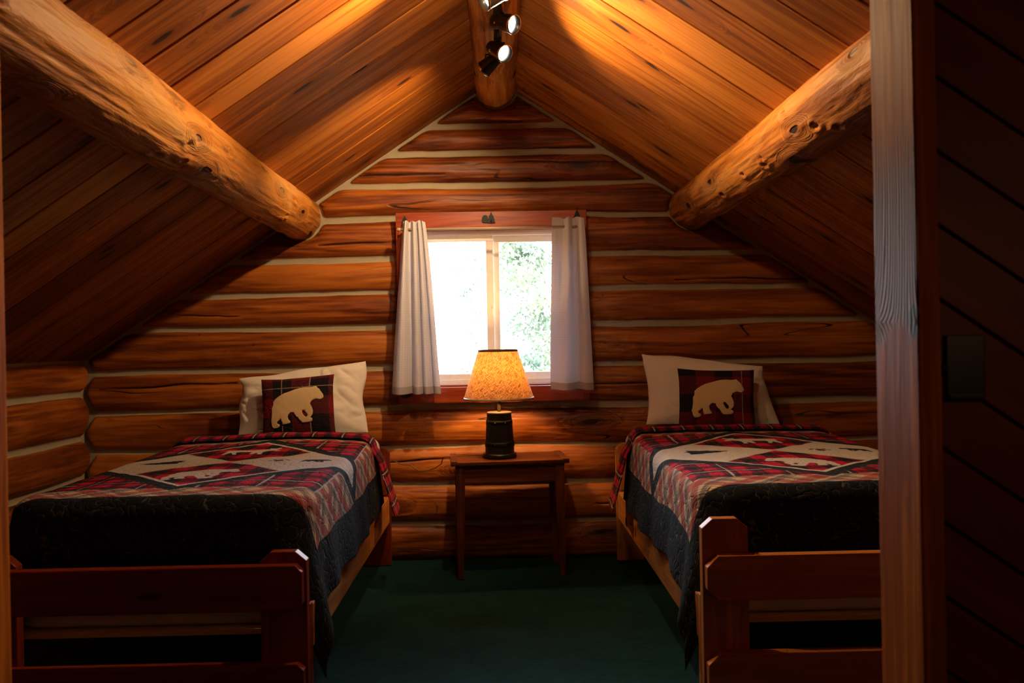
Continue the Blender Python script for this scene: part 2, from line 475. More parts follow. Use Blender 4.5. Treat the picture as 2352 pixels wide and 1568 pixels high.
def m_quilt(name, stitch=1.0):
    t = NT(name)
    x = t.n('ShaderNodeAttribute', attribute_name='col'); col = x.outputs['Color']
    uv = t.attr('uvp', 'Vector')
    n = t.noise(uv, 24.0, 1.0, 0.4, 0.5)
    line = t.smooth(t.math('ABSOLUTE', t.math('SUBTRACT', n, 0.5)), 0.012, 0.005)
    sp = t.n('ShaderNodeSeparateColor'); t.l(col, sp.inputs[0])
    dark = t.smooth(t.math('ADD', sp.outputs[0], sp.outputs[1]), 0.10, 0.05)
    f = t.noise(uv, 900, 2, 0.7)
    c = t.mix(t.math('MULTIPLY', t.math('MULTIPLY', line, dark), 0.55 * stitch), col, (0.16, 0.15, 0.12, 1))
    c = t.mix(t.math('MULTIPLY', f, 0.3), c, (0, 0, 0, 1))
    puff = t.smooth(t.math('ABSOLUTE', t.math('SUBTRACT', n, 0.5)), 0.0, 0.10)
    h = t.math('ADD', puff, t.math('MULTIPLY', t.noise(uv, 260, 3, 0.6), 0.5))
    return t.done(t.bsdf(c, 0.9, 0.15, t.bump(h, 0.5, 0.005), sheen=0.0))
M_quilt = m_quilt('quilt_cloth'); M_cushion = m_quilt('cushion_cloth', 0.0)

def m_shade():
    t = NT('linen_shade')
    v = t.coords((1, 1, 1), (0, 0, 0), 'Object')
    a = t.attr('uvp', 'Vector')
    def rs_(rot, sc):
        m1 = t.n('ShaderNodeMapping'); t.l(a, m1.inputs[0]); m1.inputs['Rotation'].default_value = (0, 0, rot)
        m2 = t.n('ShaderNodeMapping'); t.l(m1.outputs[0], m2.inputs[0]); m2.inputs['Scale'].default_value = sc
        return m2
    mp = rs_(0.85, (330, 34, 1))
    n = t.noise(mp.outputs[0], 1.0, 3, 0.6)
    mp2 = rs_(-0.75, (330, 34, 1))
    n2 = t.noise(mp2.outputs[0], 1.0, 3, 0.6)
    f = t.math('MULTIPLY', t.smooth(n, 0.60, 0.46), t.smooth(n2, 0.64, 0.48))
    c = t.mix(f, (0.036, 0.008, 0.001, 1), (0.25, 0.098, 0.019, 1))
    c2 = t.mix(f, (0.40, 0.30, 0.18, 1), (0.62, 0.50, 0.34, 1))
    b = t.bsdf(c2, 0.9, 0.1, t.bump(f, 0.3, 0.001))
    tr = t.n('ShaderNodeBsdfTranslucent'); t.l(c, tr.inputs[0])
    mx = t.n('ShaderNodeMixShader'); mx.inputs[0].default_value = 0.55
    t.l(b, mx.inputs[1]); t.l(tr.outputs[0], mx.inputs[2])
    return t.done(mx.outputs[0])
M_shade = m_shade()

def m_emit(name, col, st):
    t = NT(name); e = t.n('ShaderNodeEmission'); e.inputs[0].default_value = tuple(col) + (1,); e.inputs[1].default_value = st
    return t.done(e.outputs[0])
M_bulb = m_emit('lit_bulb', (1, 0.56, 0.22), BULB_E)
M_lens = m_emit('lit_spot_lens', (1.0, 0.90, 0.74), 16)

def m_leaf():
    t = NT('tree_leaves')
    c = t.ramp(t.noise(t.coords(), 1.3, 3, 0.6), [(0.35, (0.10, 0.135, 0.10)), (0.5, (0.15, 0.185, 0.12)), (0.66, (0.24, 0.25, 0.14))])
    b = t.bsdf(c, 0.6, 0.3)
    tr = t.n('ShaderNodeBsdfTranslucent'); t.l(c, tr.inputs[0])
    mx = t.n('ShaderNodeMixShader'); mx.inputs[0].default_value = 0.45
    t.l(b, mx.inputs[1]); t.l(tr.outputs[0], mx.inputs[2])
    return t.done(mx.outputs[0])
M_leaf = m_leaf()
M_bark = m_plain('tree_bark', (0.24, 0.21, 0.17), 0.9, 0.2, nscale=8, namt=0.4)
M_grass = m_plain('meadow_grass', (0.030, 0.040, 0.020), 0.95, 0.1, nscale=0.8, namt=0.3)
M_groove = m_plain('groove_shadow_board', (0.02, 0.012, 0.008), 0.9, 0.1)
M_siding = m_plain('roof_shell', (0.15, 0.13, 0.11), 0.9, 0.2)

# ------------------------------------------------------------------ room shell
T = 0.66                 # roof slope
ZA = 2.744               # apex height (room side)
XW = 2.376               # side wall
YW = 5.0                 # chinking plane of gable wall (logs bulge to 4.95)
YR = -1.7                # rear end
def zroof(x): return ZA - T * np.abs(x)
PUR = [(-1.135, 1.965, 0.122), (1.112, 1.985, 0.118)]
RID = (0.0, 2.695, 0.117)
WX0, WX1, WZ0, WZ1 = -0.490, 0.410, 0.993, 1.875      # window opening

# floor
nx, ny = 340, 150
xs = np.linspace(-XW - 0.1, XW + 0.1, nx); ys = np.linspace(YR, YW + 0.02, ny)
X, Y = np.meshgrid(xs, ys, indexing='ij')
Zf = 0.002 * vnoise(X * 3, Y * 2, seed=3) - 0.004
wig = -0.13 + 0.012 * vnoise(Y * 5, 0, seed=5)
Zf += 0.013 * np.exp(-((X - wig) / 0.022) ** 2) * np.clip((3.75 - Y) / 0.25, 0, 1) * np.clip((Y - 1.6), 0, 1) * (0.75 + 0.25 * vnoise(Y * 7, 0, seed=9))
Zf += 0.006 * np.exp(-((X - 0.17 - 0.02 * vnoise(Y * 4, 0, seed=6)) / 0.02) ** 2) * np.clip((3.7 - Y) / 0.3, 0, 1) * np.clip((Y - 1.6), 0, 1)
me = np_mesh('floor', np.stack([X, Y, Zf], -1).reshape(-1, 3), grid_quads(nx, ny))
link('floor', me, M_carpet, kind='structure')

# log wall height field
def log_field(U, Z, bounds, planes, circles, seed, hw=0.0165, cap=0.042):
    """returns outward bulge, cut distance, log id"""
    best = np.full(U.shape, -1.0); hh = np.full(U.shape, 0.08); lid = np.zeros(U.shape)
    nb = len(bounds)
    def edge(i, side):
        z = bounds[i] + 0.010 * vnoise(U * 0.7, i * 3.1, seed=seed) + 0.005 * vnoise(U * 2.6, i * 5.7, seed=seed + 1) + 0.0018 * vnoise(U * 11, i * 2.9 + side, seed=seed + 2)
        wv = hw * (1.0 + 0.45 * vnoise(U * 1.1, i * 7.3 + side * 2.1, seed=seed + 4))
        return z + side * np.clip(wv, 0.006, 0.03)
    P = np.full(U.shape, 9.0)
    for f in planes: P = np.minimum(P, f(U, Z))
    for (cx, cz, cr, mg) in circles: P = np.minimum(P, np.hypot(U - cx, Z - cz) - cr - mg)
    for i in range(nb - 1):
        lo, hi = edge(i, 1), edge(i + 1, -1)
        D = np.minimum(Z - lo, hi - Z)
        # rounded combination with end planes
        k = 0.025
        a, b = D, P
        hmix = np.clip(0.5 + 0.5 * (b - a) / k, 0, 1)
        Ds = b * (1 - hmix) + a * hmix - k * hmix * (1 - hmix)
        m = Ds > best
        best = np.where(m, Ds, best); hh = np.where(m, (hi - lo) / 2, hh)
        lid = np.where((Z > (lo + bounds[i]) / 2) & (Z < (hi + bounds[i + 1]) / 2), hash3(np.full(U.shape, i), np.full(U.shape, 1), np.full(U.shape, 2), seed), lid)
    t = np.clip(best / np.maximum(hh, 0.02), 0, 1)
    bul = cap * np.sqrt(np.clip(1 - (1 - t) ** 2, 0, 1))
    tex = 0.0022 * fbm(U * 3, Z * 14, seed=seed + 8) + 0.0012 * fbm(U * 14, Z * 60, seed=seed + 9, oct=2)
    bul = np.where(best > 0, bul + tex * np.clip(best / 0.015, 0, 1), 0.002 * np.clip(best / 0.01, -1, 0))
    return bul, best, lid

BZ = [784 - y for y in (1292, 1198, 1108, 1023, 931, 838, 744, 663, 588, 494, 419, 349, 283, 205)]
BZ = [1.235 + v * 0.002475 for v in BZ]; BZ[0] = -0.012
cosr = math.cos(math.atan(T))
planes_b = [lambda U, Z: (ZA - T * np.abs(U) - Z) * cosr - 0.020 - 0.006 * vnoise(U * 4, Z * 4, seed=31),
            lambda U, Z: 2.2 * (XW - 0.008 - np.abs(U) - 0.050 * (0.5 + 0.5 * np.cos(2 * math.pi * np.interp(Z, BZ, np.arange(len(BZ))))))]
circ = [(PUR[0][0], PUR[0][1], PUR[0][2], 0.012), (PUR[1][0], PUR[1][1], PUR[1][2], 0.012), (RID[0], RID[1], RID[2], 0.012)]
nu, nv = 800, 500
xs = np.linspace(-XW - 0.06, XW + 0.06, nu); zs = np.linspace(-0.02, ZA + 0.05, nv)
X, Z = np.meshgrid(xs, zs, indexing='ij')
b, cut, lid = log_field(X, Z, BZ, planes_b, circ, 11)
CR = np.zeros(X.shape)
for (xa, xb_, za, zb_, wd) in ((-1.03, -0.59, 1.806, 1.812, .0050), (-2.28, -1.50, 1.008, 1.035, .0045), (-0.68, -0.30, 0.562, 0.572, .0045), (0.52, 0.90, 0.985, 0.978, .0040),
                               (-0.86, -0.30, 2.205, 2.19, .0040), (0.10, 0.75, 2.262, 2.250, .0038), (0.75, 1.5, 1.30, 1.318, .0038), (-1.9, -1.45, 1.425, 1.405, .0038), (0.52, 0.80, 0.30, 0.31, .004), (1.0, 1.9, 1.575, 1.56, .0038)):
    k_ = (X - xa) / (xb_ - xa)
    zc = za + (zb_ - za) * k_ + 0.006 * vnoise(X * 5, za * 9, seed=77)
    CR = np.maximum(CR, np.exp(-((Z - zc) / (wd * (0.5 + 0.7 * np.clip(np.sin(np.clip(k_, 0, 1) * math.pi), 0, 1)))) ** 2) * (k_ > 0) * (k_ < 1))
b = b - 0.010 * CR * (cut > 0.01)
Q = grid_quads(nu, nv)
cx = X.reshape(-1)[Q].mean(1); cz = Z.reshape(-1)[Q].mean(1)
keep = (cz < zroof(cx) + 0.03) & ~((cx > WX0 - 0.03) & (cx < WX1 + 0.03) & (cz > WZ0 - 0.03) & (cz < WZ1 + 0.03))
Q = Q[keep][:, ::-1]
me = np_mesh('wall_back', np.stack([X, YW - b, Z], -1).reshape(-1, 3), Q[:, ::-1], True, {'cut': cut.ravel(), 'rnd': lid.ravel(), 'crk': CR.ravel()})
link('wall_back', me, M_wallx, kind='structure')

# side walls
BL = [0.0] + [1.235 - (y - 784) * 0.0023 for y in (1262, 1180, 1098, 1000, 892)] + [1.168, 1.30]
BL[0] = -0.02
for side, nm in ((-1, 'wall_left'), (1, 'wall_right')):
    ys = np.linspace(YR, YW + 0.02, 700); zs = np.linspace(-0.02, 1.24, 150)
    Yg, Zg = np.meshgrid(ys, zs, indexing='ij')
    pl = [lambda U, Z: (1.178 - Z) - 0.0, lambda U, Z: 2.2 * (YW - 0.008 - U - 0.050 * (0.5 + 0.5 * np.cos(2 * math.pi * np.interp(Z, BL, np.arange(len(BL))))))]
    b, cut, lid = log_field(Yg, Zg, BL, pl, [], 50 + side, hw=0.017)
    me = np_mesh(nm, np.stack([side * (XW - b), Yg, Zg], -1).reshape(-1, 3), grid_quads(700, 150), True, {'cut': cut.ravel(), 'rnd': lid.ravel()})
    link(nm, me, M_wally, kind='structure')

# ceiling boards
def ceiling():
    V = []; Q = []; R = []; mi = []; G = []
    edgesL = [5.02, 4.74, 4.50, 4.31, 4.12, 3.87, 3.62, 3.39, 3.18, 3.0, 2.78, 2.56, 2.33, 2.10, 1.88, 1.66, 1.44, 1.22, 1.0, .78, .56, .34, .12, -.1, -.32, -.54, -.76, -.98, -1.2, -1.42, YR]
    edgesR = [5.02, 4.63, 4.30, 4.02, 3.74, 3.47, 3.20, 2.96, 2.73, 2.50, 2.27, 2.04, 1.82, 1.60, 1.38, 1.16, .94, .72, .5, .28, .06, -.16, -.38, -.6, -.82, -1.04, -1.26, -1.48, YR]
    for side, E in ((-1, edgesL), (1, edgesR)):
        n = np.array([side * math.sin(math.atan(T)), 0, math.cos(math.atan(T))])   # outward (up)
        for i in range(len(E) - 1):
            y1, y0 = E[i], E[i + 1]
            g = 0.0045; bv = 0.0025
            prof = [(y0 + g, 0.022), (y0 + g, bv), (y0 + g + bv, 0), (y1 - g - bv, 0), (y1 - g, bv), (y1 - g, 0.022)]
            tilt = random.uniform(-0.0015, 0.0015)
            us = [0.0, 2.55]
            r = random.random(); base = len(V)
            for u in us:
                p = np.array([side * u, 0, ZA - T * u])
                for (yy, d) in prof:
                    q = p + n * (d + tilt * (yy - y0) / (y1 - y0)); V.append((q[0], yy, q[2])); R.append(r); G.append((u + side * 4, yy, 0.0))
            for k in range(5):
                q = (base + k, base + k + 1, base + 6 + k + 1, base + 6 + k)
                Q.append(q if side > 0 else q[::-1]); mi.append(0)
        # dark backing and outer roof
        for d, m in ((0.020, 1), (0.12, 1)):
            base = len(V)
            for u in (0, 2.75):
                p = np.array([side * u, 0, ZA - T * u]) + n * d
                for yy in (YR - 0.1, 5.35): V.append((p[0], yy, p[2])); R.append(0); G.append((0.0, 0.0, 0.0))
            Q.append((base, base + 1, base + 3, base + 2)); mi.append(m)
    me = np_mesh('ceiling', V, Q, False, {'rnd': R}, mi)
    at = me.attributes.new('gp', 'FLOAT_VECTOR', 'POINT'); at.data.foreach_set('vector', np.array(G, np.float32).ravel())
    return link('ceiling', me, [M_ceil, M_groove], kind='structure')
ceiling()

# rear wall, outside shell of gable
def gable(name, y, mat, x0=-2.5, x1=2.5, z0=-0.02, hole=None):
    bm = bmesh.new()
    pts = [(x0, z0), (x1, z0), (x1, float(zroof(x1)) + .02), (0, ZA + .02), (x0, float(zroof(x0)) + .02)]
    f = bm.faces.new([bm.verts.new((a, y, c)) for a, c in pts])
    r = bmesh.ops.extrude_face_region(bm, geom=[f])
    for v in r['geom']:
        if isinstance(v, bmesh.types.BMVert): v.co.y -= 0.04
    bmesh.ops.recalc_face_normals(bm, faces=bm.faces)
    return link(name, from_bm(bm), mat, kind='structure')
gable('wall_rear', YR, M_panel)
# outer wall face with the window cut
for i, (a0, a1, c0, c1) in enumerate(((-2.5, WX0 - .03, -.3, 2.8), (WX1 + .03, 2.5, -.3, 2.8), (WX0 - .03, WX1 + .03, -.3, WZ0 - .03), (WX0 - .03, WX1 + .03, WZ1 + .03, 2.8))):
    pts = [(a0, c0), (a1, c0)]
    top = lambda x: min(c1, float(zroof(x)) + 0.06)
    if a0 < 0 < a1: pts += [(a1, top(a1)), (0, top(0)), (a0, top(a0))]
    else: pts += [(a1, top(a1)), (a0, top(a0))]
    prism('wall_outer', pts, 'y', 5.06, 5.12, M_siding, bevel=0, kind='structure')

# partition between the hallway (camera side) and the bedroom
def clip_poly(poly, a, b, c):
    """keep a*x+b*y<=c"""
    out = []
    for i in range(len(poly)):
        p, q = poly[i], poly[(i + 1) % len(poly)]
        dp, dq = a * p[0] + b * p[1] - c, a * q[0] + b * q[1] - c
        if dp <= 0: out.append(p)
        if dp * dq < 0:
            s = dp / (dp - dq); out.append((p[0] + s * (q[0] - p[0]), p[1] + s * (q[1] - p[1])))
    return out
def partition(name, x0, x1, z0, slope):
    """diagonal boards, clipped to the panel under the roof"""
    if x0 * x1 < 0: area = [(x0, z0), (x1, z0), (x1, float(zroof(x1))), (0, ZA), (x0, float(zroof(x0)))]
    else: area = [(x0, z0), (x1, z0), (x1, float(zroof(x1))), (x0, float(zroof(x0)))]
    ln = math.hypot(1, slope); nxx, nzz = -slope / ln, 1 / ln          # normal of board lines z = slope*x + c
    bm = bmesh.new(); lay = bm.verts.layers.float.new('rnd')
    for k in range(-40, 60):
        c = (1.674 - slope * 0.725) + 0.1245 * k
        lo = c + 0.0045; hi = c + 0.1245 - 0.0045
        # -slope*x + z between lo and hi
        p = clip_poly(area, -slope, 1, hi); p = clip_poly(p, slope, -1, -lo) if len(p) > 2 else p
        if len(p) < 3: continue
        r = random.random()
        A = [bm.verts.new((q[0], 1.450, q[1])) for q in p]; B = [bm.verts.new((q[0], 1.466, q[1])) for q in p]
        for v in A + B: v[lay] = r
        bm.faces.new(A); bm.faces.new(B[::-1])
        for i in range(len(p)): bm.faces.new((A[i], B[i], B[(i + 1) % len(p)], A[(i + 1) % len(p)]))
    bmesh.ops.recalc_face_normals(bm, faces=bm.faces)
    A = [bm.verts.new((q[0], 1.462, q[1])) for q in area]; B = [bm.verts.new((q[0], 1.50, q[1])) for q in area]
    fs = [bm.faces.new(A), bm.faces.new(B[::-1])] + [bm.faces.new((A[i], B[i], B[(i + 1) % len(A)], A[(i + 1) % len(A)])) for i in range(len(A))]
    for f in fs: f.material_index = 1
    bmesh.ops.recalc_face_normals(bm, faces=bm.faces)
    return link(name, from_bm(bm, name), [M_panel_d, M_groove], kind='structure')
def m_paneld():
    t = NT('diagonal_panel')
    mp = t.coords((1, 1, 1), (0, math.radians(-34.5), 0))
    r = t.attr('rnd')
    sc = t.n('ShaderNodeMapping'); t.l(mp, sc.inputs[0]); sc.inputs['Scale'].default_value = (0.08, 1, 1)
    n = t.noise(sc.outputs[0], 22, 4, 0.6, 0.4, t.math('MULTIPLY', r, 30.0))
    c = t.ramp(n, [(0.3, C_PANEL[0]), (0.5, C_PANEL[1]), (0.75, C_PANEL[2])])
    return t.done(t.bsdf(c, 0.5, 0.35, t.bump(n, 0.2, 0.003)))
M_panel_d = m_paneld()
partition('wall_front', 0.687, XW, 0.0, -0.687)
partition('wall_front.001', -XW, -0.884, 0.0, 0.687)
partition('wall_front.002', -0.884, 0.687, 2.10, -0.687)  # unseen header panel, added to keep spot light out of the hallway
box('trim_1', (-0.0985, 1.427, 2.078), (1.571, 0.154, 0.045), M_bed_x, kind='structure')

# ------------------------------------------------------------------ log beams
def log_beam(name, cx, cz, r, y0, y1, seed, amp=1.0, dx=0.0, dr=0.0, **k):
    nt, ny = 120, 520
    th = np.linspace(0, 2 * math.pi, nt, endpoint=False); ys = np.linspace(y0, y1, ny)
    TH, Y = np.meshgrid(th, ys, indexing='ij')
    ca, sa = np.cos(TH), np.sin(TH)
    R = r + amp * (0.007 * vnoise(ca * 1.3 + 5, Y * 1.5, sa * 1.3, seed) + 0.0045 * vnoise(ca * 3.5, Y * 3.2, sa * 3.5, seed + 1)
                   + 0.0030 * np.abs(vnoise(ca * 8, Y * 6, sa * 8, seed + 2)) + 0.0012 * vnoise(ca * 20, Y * 18, sa * 20, seed + 3))
    # knot scars: shallow pits with a raised lip
    rs = random.Random(seed)
    for _ in range(int((y1 - y0) * 9 * amp)):
        a, yy, s = rs.uniform(math.pi, 2 * math.pi) if rs.random() < .8 else rs.uniform(0, math.pi), rs.uniform(y0, y1), rs.uniform(0.008, 0.016)
        da = (np.abs((TH - a + math.pi) % (2 * math.pi) - math.pi)) * r
        d2 = (da / s) ** 2 + ((Y - yy) / (s * 1.7)) ** 2
        R = R - 0.011 * np.exp(-d2 * 1.6) + 0.005 * np.exp(-(np.sqrt(d2) - 1.7) ** 2 * 2)
    back = np.clip(5 - Y, 0, 7) / 3.0
    wob = 0.006 * vnoise(Y * 0.8, 0, seed=seed + 5) + dx * back
    R = R + dr * back
    V = np.stack([cx + wob + R * ca, Y, cz + R * sa], -1).reshape(-1, 3)
    Q = grid_quads(nt, ny, True)
    me = np_mesh(name, V, Q)
    bm = bmesh.new(); bm.from_mesh(me); bm.verts.ensure_lookup_table()
    bm.faces.new([bm.verts[i * ny] for i in range(nt)]); bm.faces.new([bm.verts[i * ny + ny - 1] for i in range(nt)][::-1])
    bmesh.ops.recalc_face_normals(bm, faces=bm.faces)
    bm.to_mesh(me); bm.free()
    return link(name, me, M_peel, **k)
log_beam('log_beam', PUR[0][0], PUR[0][1], PUR[0][2], YR + 0.02, 5.01, 101, dx=0.034, dr=0.0, cat='beam',
         label='thick peeled log beam along the left roof slope, knotty, running towards the left edge')
log_beam('log_beam', PUR[1][0], PUR[1][1], PUR[1][2], YR + 0.02, 5.01, 202, cat='beam',
         label='peeled log beam along the right roof slope, passing behind the tall post')
log_beam('log_beam', RID[0], RID[1], RID[2], YR + 0.02, 5.01, 303, 0.5, cat='beam',
         label='ridge log under the ceiling peak carrying the black spotlights')

# posts of the opening
def post(xa, xb, label, seed):
    bm = bmesh.new(); box_bm(bm, ((xa + xb) / 2, 1.427, 1.03), (abs(xb - xa), 0.154, 2.06), 0.003)
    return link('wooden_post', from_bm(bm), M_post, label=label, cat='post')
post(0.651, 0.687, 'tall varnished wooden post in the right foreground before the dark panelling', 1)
post(-0.884, -0.848, 'out of focus wooden post at the far left edge of the picture', 2)

# switch plate on the partition
sp = empty('switch_plate', (0.775, 1.450, 1.176), label='black rectangular wall plate on the dark diagonal panelling', cat='switch plate')
box('plate', (0, -0.004, 0), (0.065, 0.008, 0.111), M_plate, sp, 0.002)
box('lower_lip', (0, -0.0095, -0.048), (0.058, 0.005, 0.008), M_plate, sp, 0.0015)
lathe('knob', [(0, 0.012), (0.005, 0.012), (0.006, 0.008), (0.004, 0.003), (0.004, 0), (0, 0)], M_plate, sp, 16,
      Matrix.Translation((-0.037, 0, 0.002)) @ Matrix.Rotation(math.pi / 2, 4, 'X'))

# ------------------------------------------------------------------ window
CY = 4.925      # casing back plane
win = empty('window_1', (0, 0, 0), kind='structure')
ox0, ox1, oz0, oz1 = -0.576, 0.496, 0.897, 1.968
cw = 0.088
box('casing', ((ox0 + ox1) / 2, 4.905, oz1 - cw / 2), (ox1 - ox0, 0.035, cw), M_case_x, win, label='reddish top casing board')
box('casing', ((ox0 + ox1) / 2, 4.905, oz0 + cw / 2), (ox1 - ox0, 0.035, cw), M_case_x, win)
for xx in (ox0 + cw / 2, ox1 - cw / 2):
    box('casing', (xx, 4.907, (oz0 + oz1) / 2), (cw, 0.031, oz1 - oz0 - 2 * cw), M_case_z, win)
# reveal boards
for c, s in (((WX0 - .006, 5.0, (WZ0 + WZ1) / 2), (0.014, 0.16, WZ1 - WZ0 + .03)), ((WX1 + .006, 5.0, (WZ0 + WZ1) / 2), (0.014, 0.16, WZ1 - WZ0 + .03)),
             (((WX0 + WX1) / 2, 5.0, WZ0 - .006), (WX1 - WX0 + .03, 0.16, 0.014)), (((WX0 + WX1) / 2, 5.0, WZ1 + .006), (WX1 - WX0 + .03, 0.16, 0.014))):
    box('reveal_board', c, s, M_case_x, win, 0.001)
# solid filler between casing and wall logs
fr = 0.034; FY = 5.0
def frame(name, x0, x1, z0, z1, wd, y, d, parent):
    bm = bmesh.new()
    box_bm(bm, ((x0 + x1) / 2, y, z1 - wd / 2), (x1 - x0, d, wd), 0.003)
    box_bm(bm, ((x0 + x1) / 2, y, z0 + wd / 2), (x1 - x0, d, wd), 0.003)
    box_bm(bm, (x0 + wd / 2, y, (z0 + z1) / 2), (wd, d * .98, z1 - z0 - 2 * wd), 0.003)
    box_bm(bm, (x1 - wd / 2, y, (z0 + z1) / 2), (wd, d * .98, z1 - z0 - 2 * wd), 0.003)
    return link(name, from_bm(bm), M_vinyl, parent)
frame('window_frame', WX0, WX1, WZ0, WZ1, 0.030, 5.02, 0.08, win)
mx = -0.040
s1 = frame('sash', WX0 + .022, mx + .004, WZ0 + .022, WZ1 - .022, 0.040, 5.005, 0.026, win)
s2 = frame('sash', mx - .004, WX1 - .022, WZ0 + .022, WZ1 - .022, 0.044, 5.035, 0.026, win)
box('pane', ((WX0 + mx) / 2 + .016, 5.005, (WZ0 + WZ1) / 2), (mx - WX0 - .075, 0.004, WZ1 - WZ0 - .105), M_glass, s1, 0)
box('pane', ((WX1 + mx) / 2 - .022, 5.035, (WZ0 + WZ1) / 2), (WX1 - mx - .065, 0.004, WZ1 - WZ0 - .105), M_glass, s2, 0)
box('latch', (mx - .006, 4.985, 1.40), (0.010, 0.014, 0.05), M_vinyl, s1, 0.002)

# curtain rod and brackets
ZROD = 1.862
rod = empty('curtain_rod', (-0.04, 4.80, ZROD), label='thin beige curtain rod across the top of the window', cat='curtain rod')
tube('rod', [(-0.50, 0, 0), (0.50, 0, 0)], 0.0075, M_rod, rod)
for sx in (-1, 1):
    lathe('finial', [(0, .015), (.009, .01), (.011, 0), (.009, -.008), (.0, -.01)], M_rod, rod, 20, Matrix.Translation((sx * .508, 0, 0)) @ Matrix.Rotation(sx * math.pi / 2, 4, 'Y'))
    tube('bracket_arm', [(sx * .485, 0.0, 0), (sx * .485, .085, 0)], 0.004, M_iron, rod)
def tree_hook(x, z, label, bear=False, s=1.0):
    e = empty('curtain_hook', (x, 4.886, z), label=label, cat='curtain hook')
    pts = [(-.022, -.030), (.022, -.030), (.016, -.016), (.019, -.014), (.012, 0.002), (.014, .004), (.006, .016), (0, .032), (-.006, .016), (-.014, .004), (-.012, .002), (-.019, -.014), (-.016, -.016)]
    prism('tree_plate', [(a * s, b * s) for a, b in pts], 'y', -.006, 0.0, M_iron, e, 0.0008)
    if bear:
        pts = [(-.052, -.026), (-.040, -.030), (-.022, -.028), (-.018, .004), (-.026, .014), (-.040, .014), (-.050, .004), (-.054, -.012)]
        prism('side_plate', pts, 'y', -.005, .0005, M_iron, e, 0.0008)
    tube('hook', [(0, -.005, -.02), (0, -.03, -.026), (0, -.034, -.014)], 0.0025, M_iron, e)
tree_hook(-0.524, 1.922, 'black tree-shaped hook above the left curtain')
tree_hook(-0.040, 1.932, 'black tree-shaped hook in the middle of the red top casing', True, 1.05)
tree_hook(0.442, 1.940, 'black tree-shaped hook above the right curtain')

# curtains
def curtain(x0t, x1t, x0b, x1b, ztop, zbot, nf, amp_t, amp_b, seed, label, group=None):
    nu, nv = 150, 150
    u = np.linspace(0, 1, nu); v = np.linspace(0, 1, nv)
    U, Vv = np.meshgrid(u, v, indexing='ij')
    e = Vv ** 0.8
    x0 = x0t + (x0b - x0t) * e; x1 = x1t + (x1b - x1t) * e
    ph = (U + 0.06 * np.sin(U * 7 + seed)) * nf * 2 * math.pi + 1.3 * vnoise(U * 3, Vv * 1.2, seed=seed)
    am = amp_t + (amp_b - amp_t) * e
    Yc = 4.795 + am * np.sin(ph) + am * 0.35 * np.sin(ph * 2.1 + 1) + 0.003 * vnoise(U * 9, Vv * 6, seed=seed + 1)
    Xc = x0 + (x1 - x0) * U + am * 0.45 * np.cos(ph) * (x1 - x0) / 0.2
    Zc = ztop + (zbot - ztop) * Vv + 0.004 * np.sin(ph) * Vv + 0.004 * (1 - Vv) * np.sin(ph * 1.5)
    L = np.stack([U * 0.42, (1 - Vv) * (ztop - zbot)], -1).reshape(-1, 2)
    me = np_mesh('curtain', np.stack([Xc, Yc, Zc], -1).reshape(-1, 3), grid_quads(nu, nv), True, {'uvp': L})
    r = link('curtain', me, M_curtain, label=label, cat='curtain')
    md = r.modifiers.new('thick', 'SOLIDIFY'); md.thickness = 0.0012
    return r
curtain(-0.528, -0.408, -0.600, -0.335, 1.905, 0.958, 3.6, 0.016, 0.030, 1, 'pale grey curtain on the left of the window, bunched above and flaring below')
curtain(0.292, 0.470, 0.272, 0.502, 1.912, 0.962, 1.7, 0.012, 0.014, 2, 'pale lilac grey curtain hanging straight on the right of the window')

# ------------------------------------------------------------------ nightstand and lamp
tb = empty('side_table', (0.027, 4.715, 0), math.radians(4), label='dark wooden side table between the two beds under the window', cat='table')
box('tabletop', (0, 0, 0.602), (0.622, 0.350, 0.020), M_tab_x, tb, 0.004)
for sx in (-1, 1):
    box('breadboard_end', (sx * 0.2935, 0, 0.6135), (0.035, 0.350, 0.004), M_tab_z, tb, 0.001)
for sx in (-1, 1):
    for sy in (-1, 1):
        x, y = sx * 0.262, sy * 0.135
        bm = bmesh.new()
        vt = [(x + a * .023, y + b * .023, .592) for a, b in ((-1, -1), (1, -1), (1, 1), (-1, 1))]
        vm = [(x + a * .023, y + b * .023, .46) for a, b in ((-1, -1), (1, -1), (1, 1), (-1, 1))]
        vb = [(x + sx * .006 + a * .014, y + sy * .004 + b * .014, 0) for a, b in ((-1, -1), (1, -1), (1, 1), (-1, 1))]
        R = [[bm.verts.new(p) for p in ring] for ring in (vt, vm, vb)]
        bm.faces.new(R[0]); bm.faces.new(R[2][::-1])
        for k in range(2):
            for i in range(4): bm.faces.new((R[k][i], R[k + 1][i], R[k + 1][(i + 1) % 4], R[k][(i + 1) % 4]))
        bmesh.ops.recalc_face_normals(bm, faces=bm.faces)
        link('leg', from_bm(bm), M_tab_z, tb)
for sy in (-1, 1):
    box('apron', (0, sy * 0.140, 0.545), (0.485, 0.018, 0.094), M_tab_x, tb, 0.002)
for sx in (-1, 1):
    box('apron', (sx * 0.268, 0, 0.545), (0.018, 0.228, 0.094), M_tab_z, tb, 0.002)
box('bead_trim', (0, -0.151, 0.502), (0.478, 0.006, 0.010), M_tab_x, tb, 0.002)

lamp = empty('table_lamp', (-0.016, 4.70, 0.616), label='black barrel-shaped lamp with glowing linen shade on the side table', cat='lamp')
lathe('base', [(0, 0), (.090, 0), (.092, .004), (.092, .014), (.088, .020), (.080, .022), (0, .022)], M_lampbase, lamp)
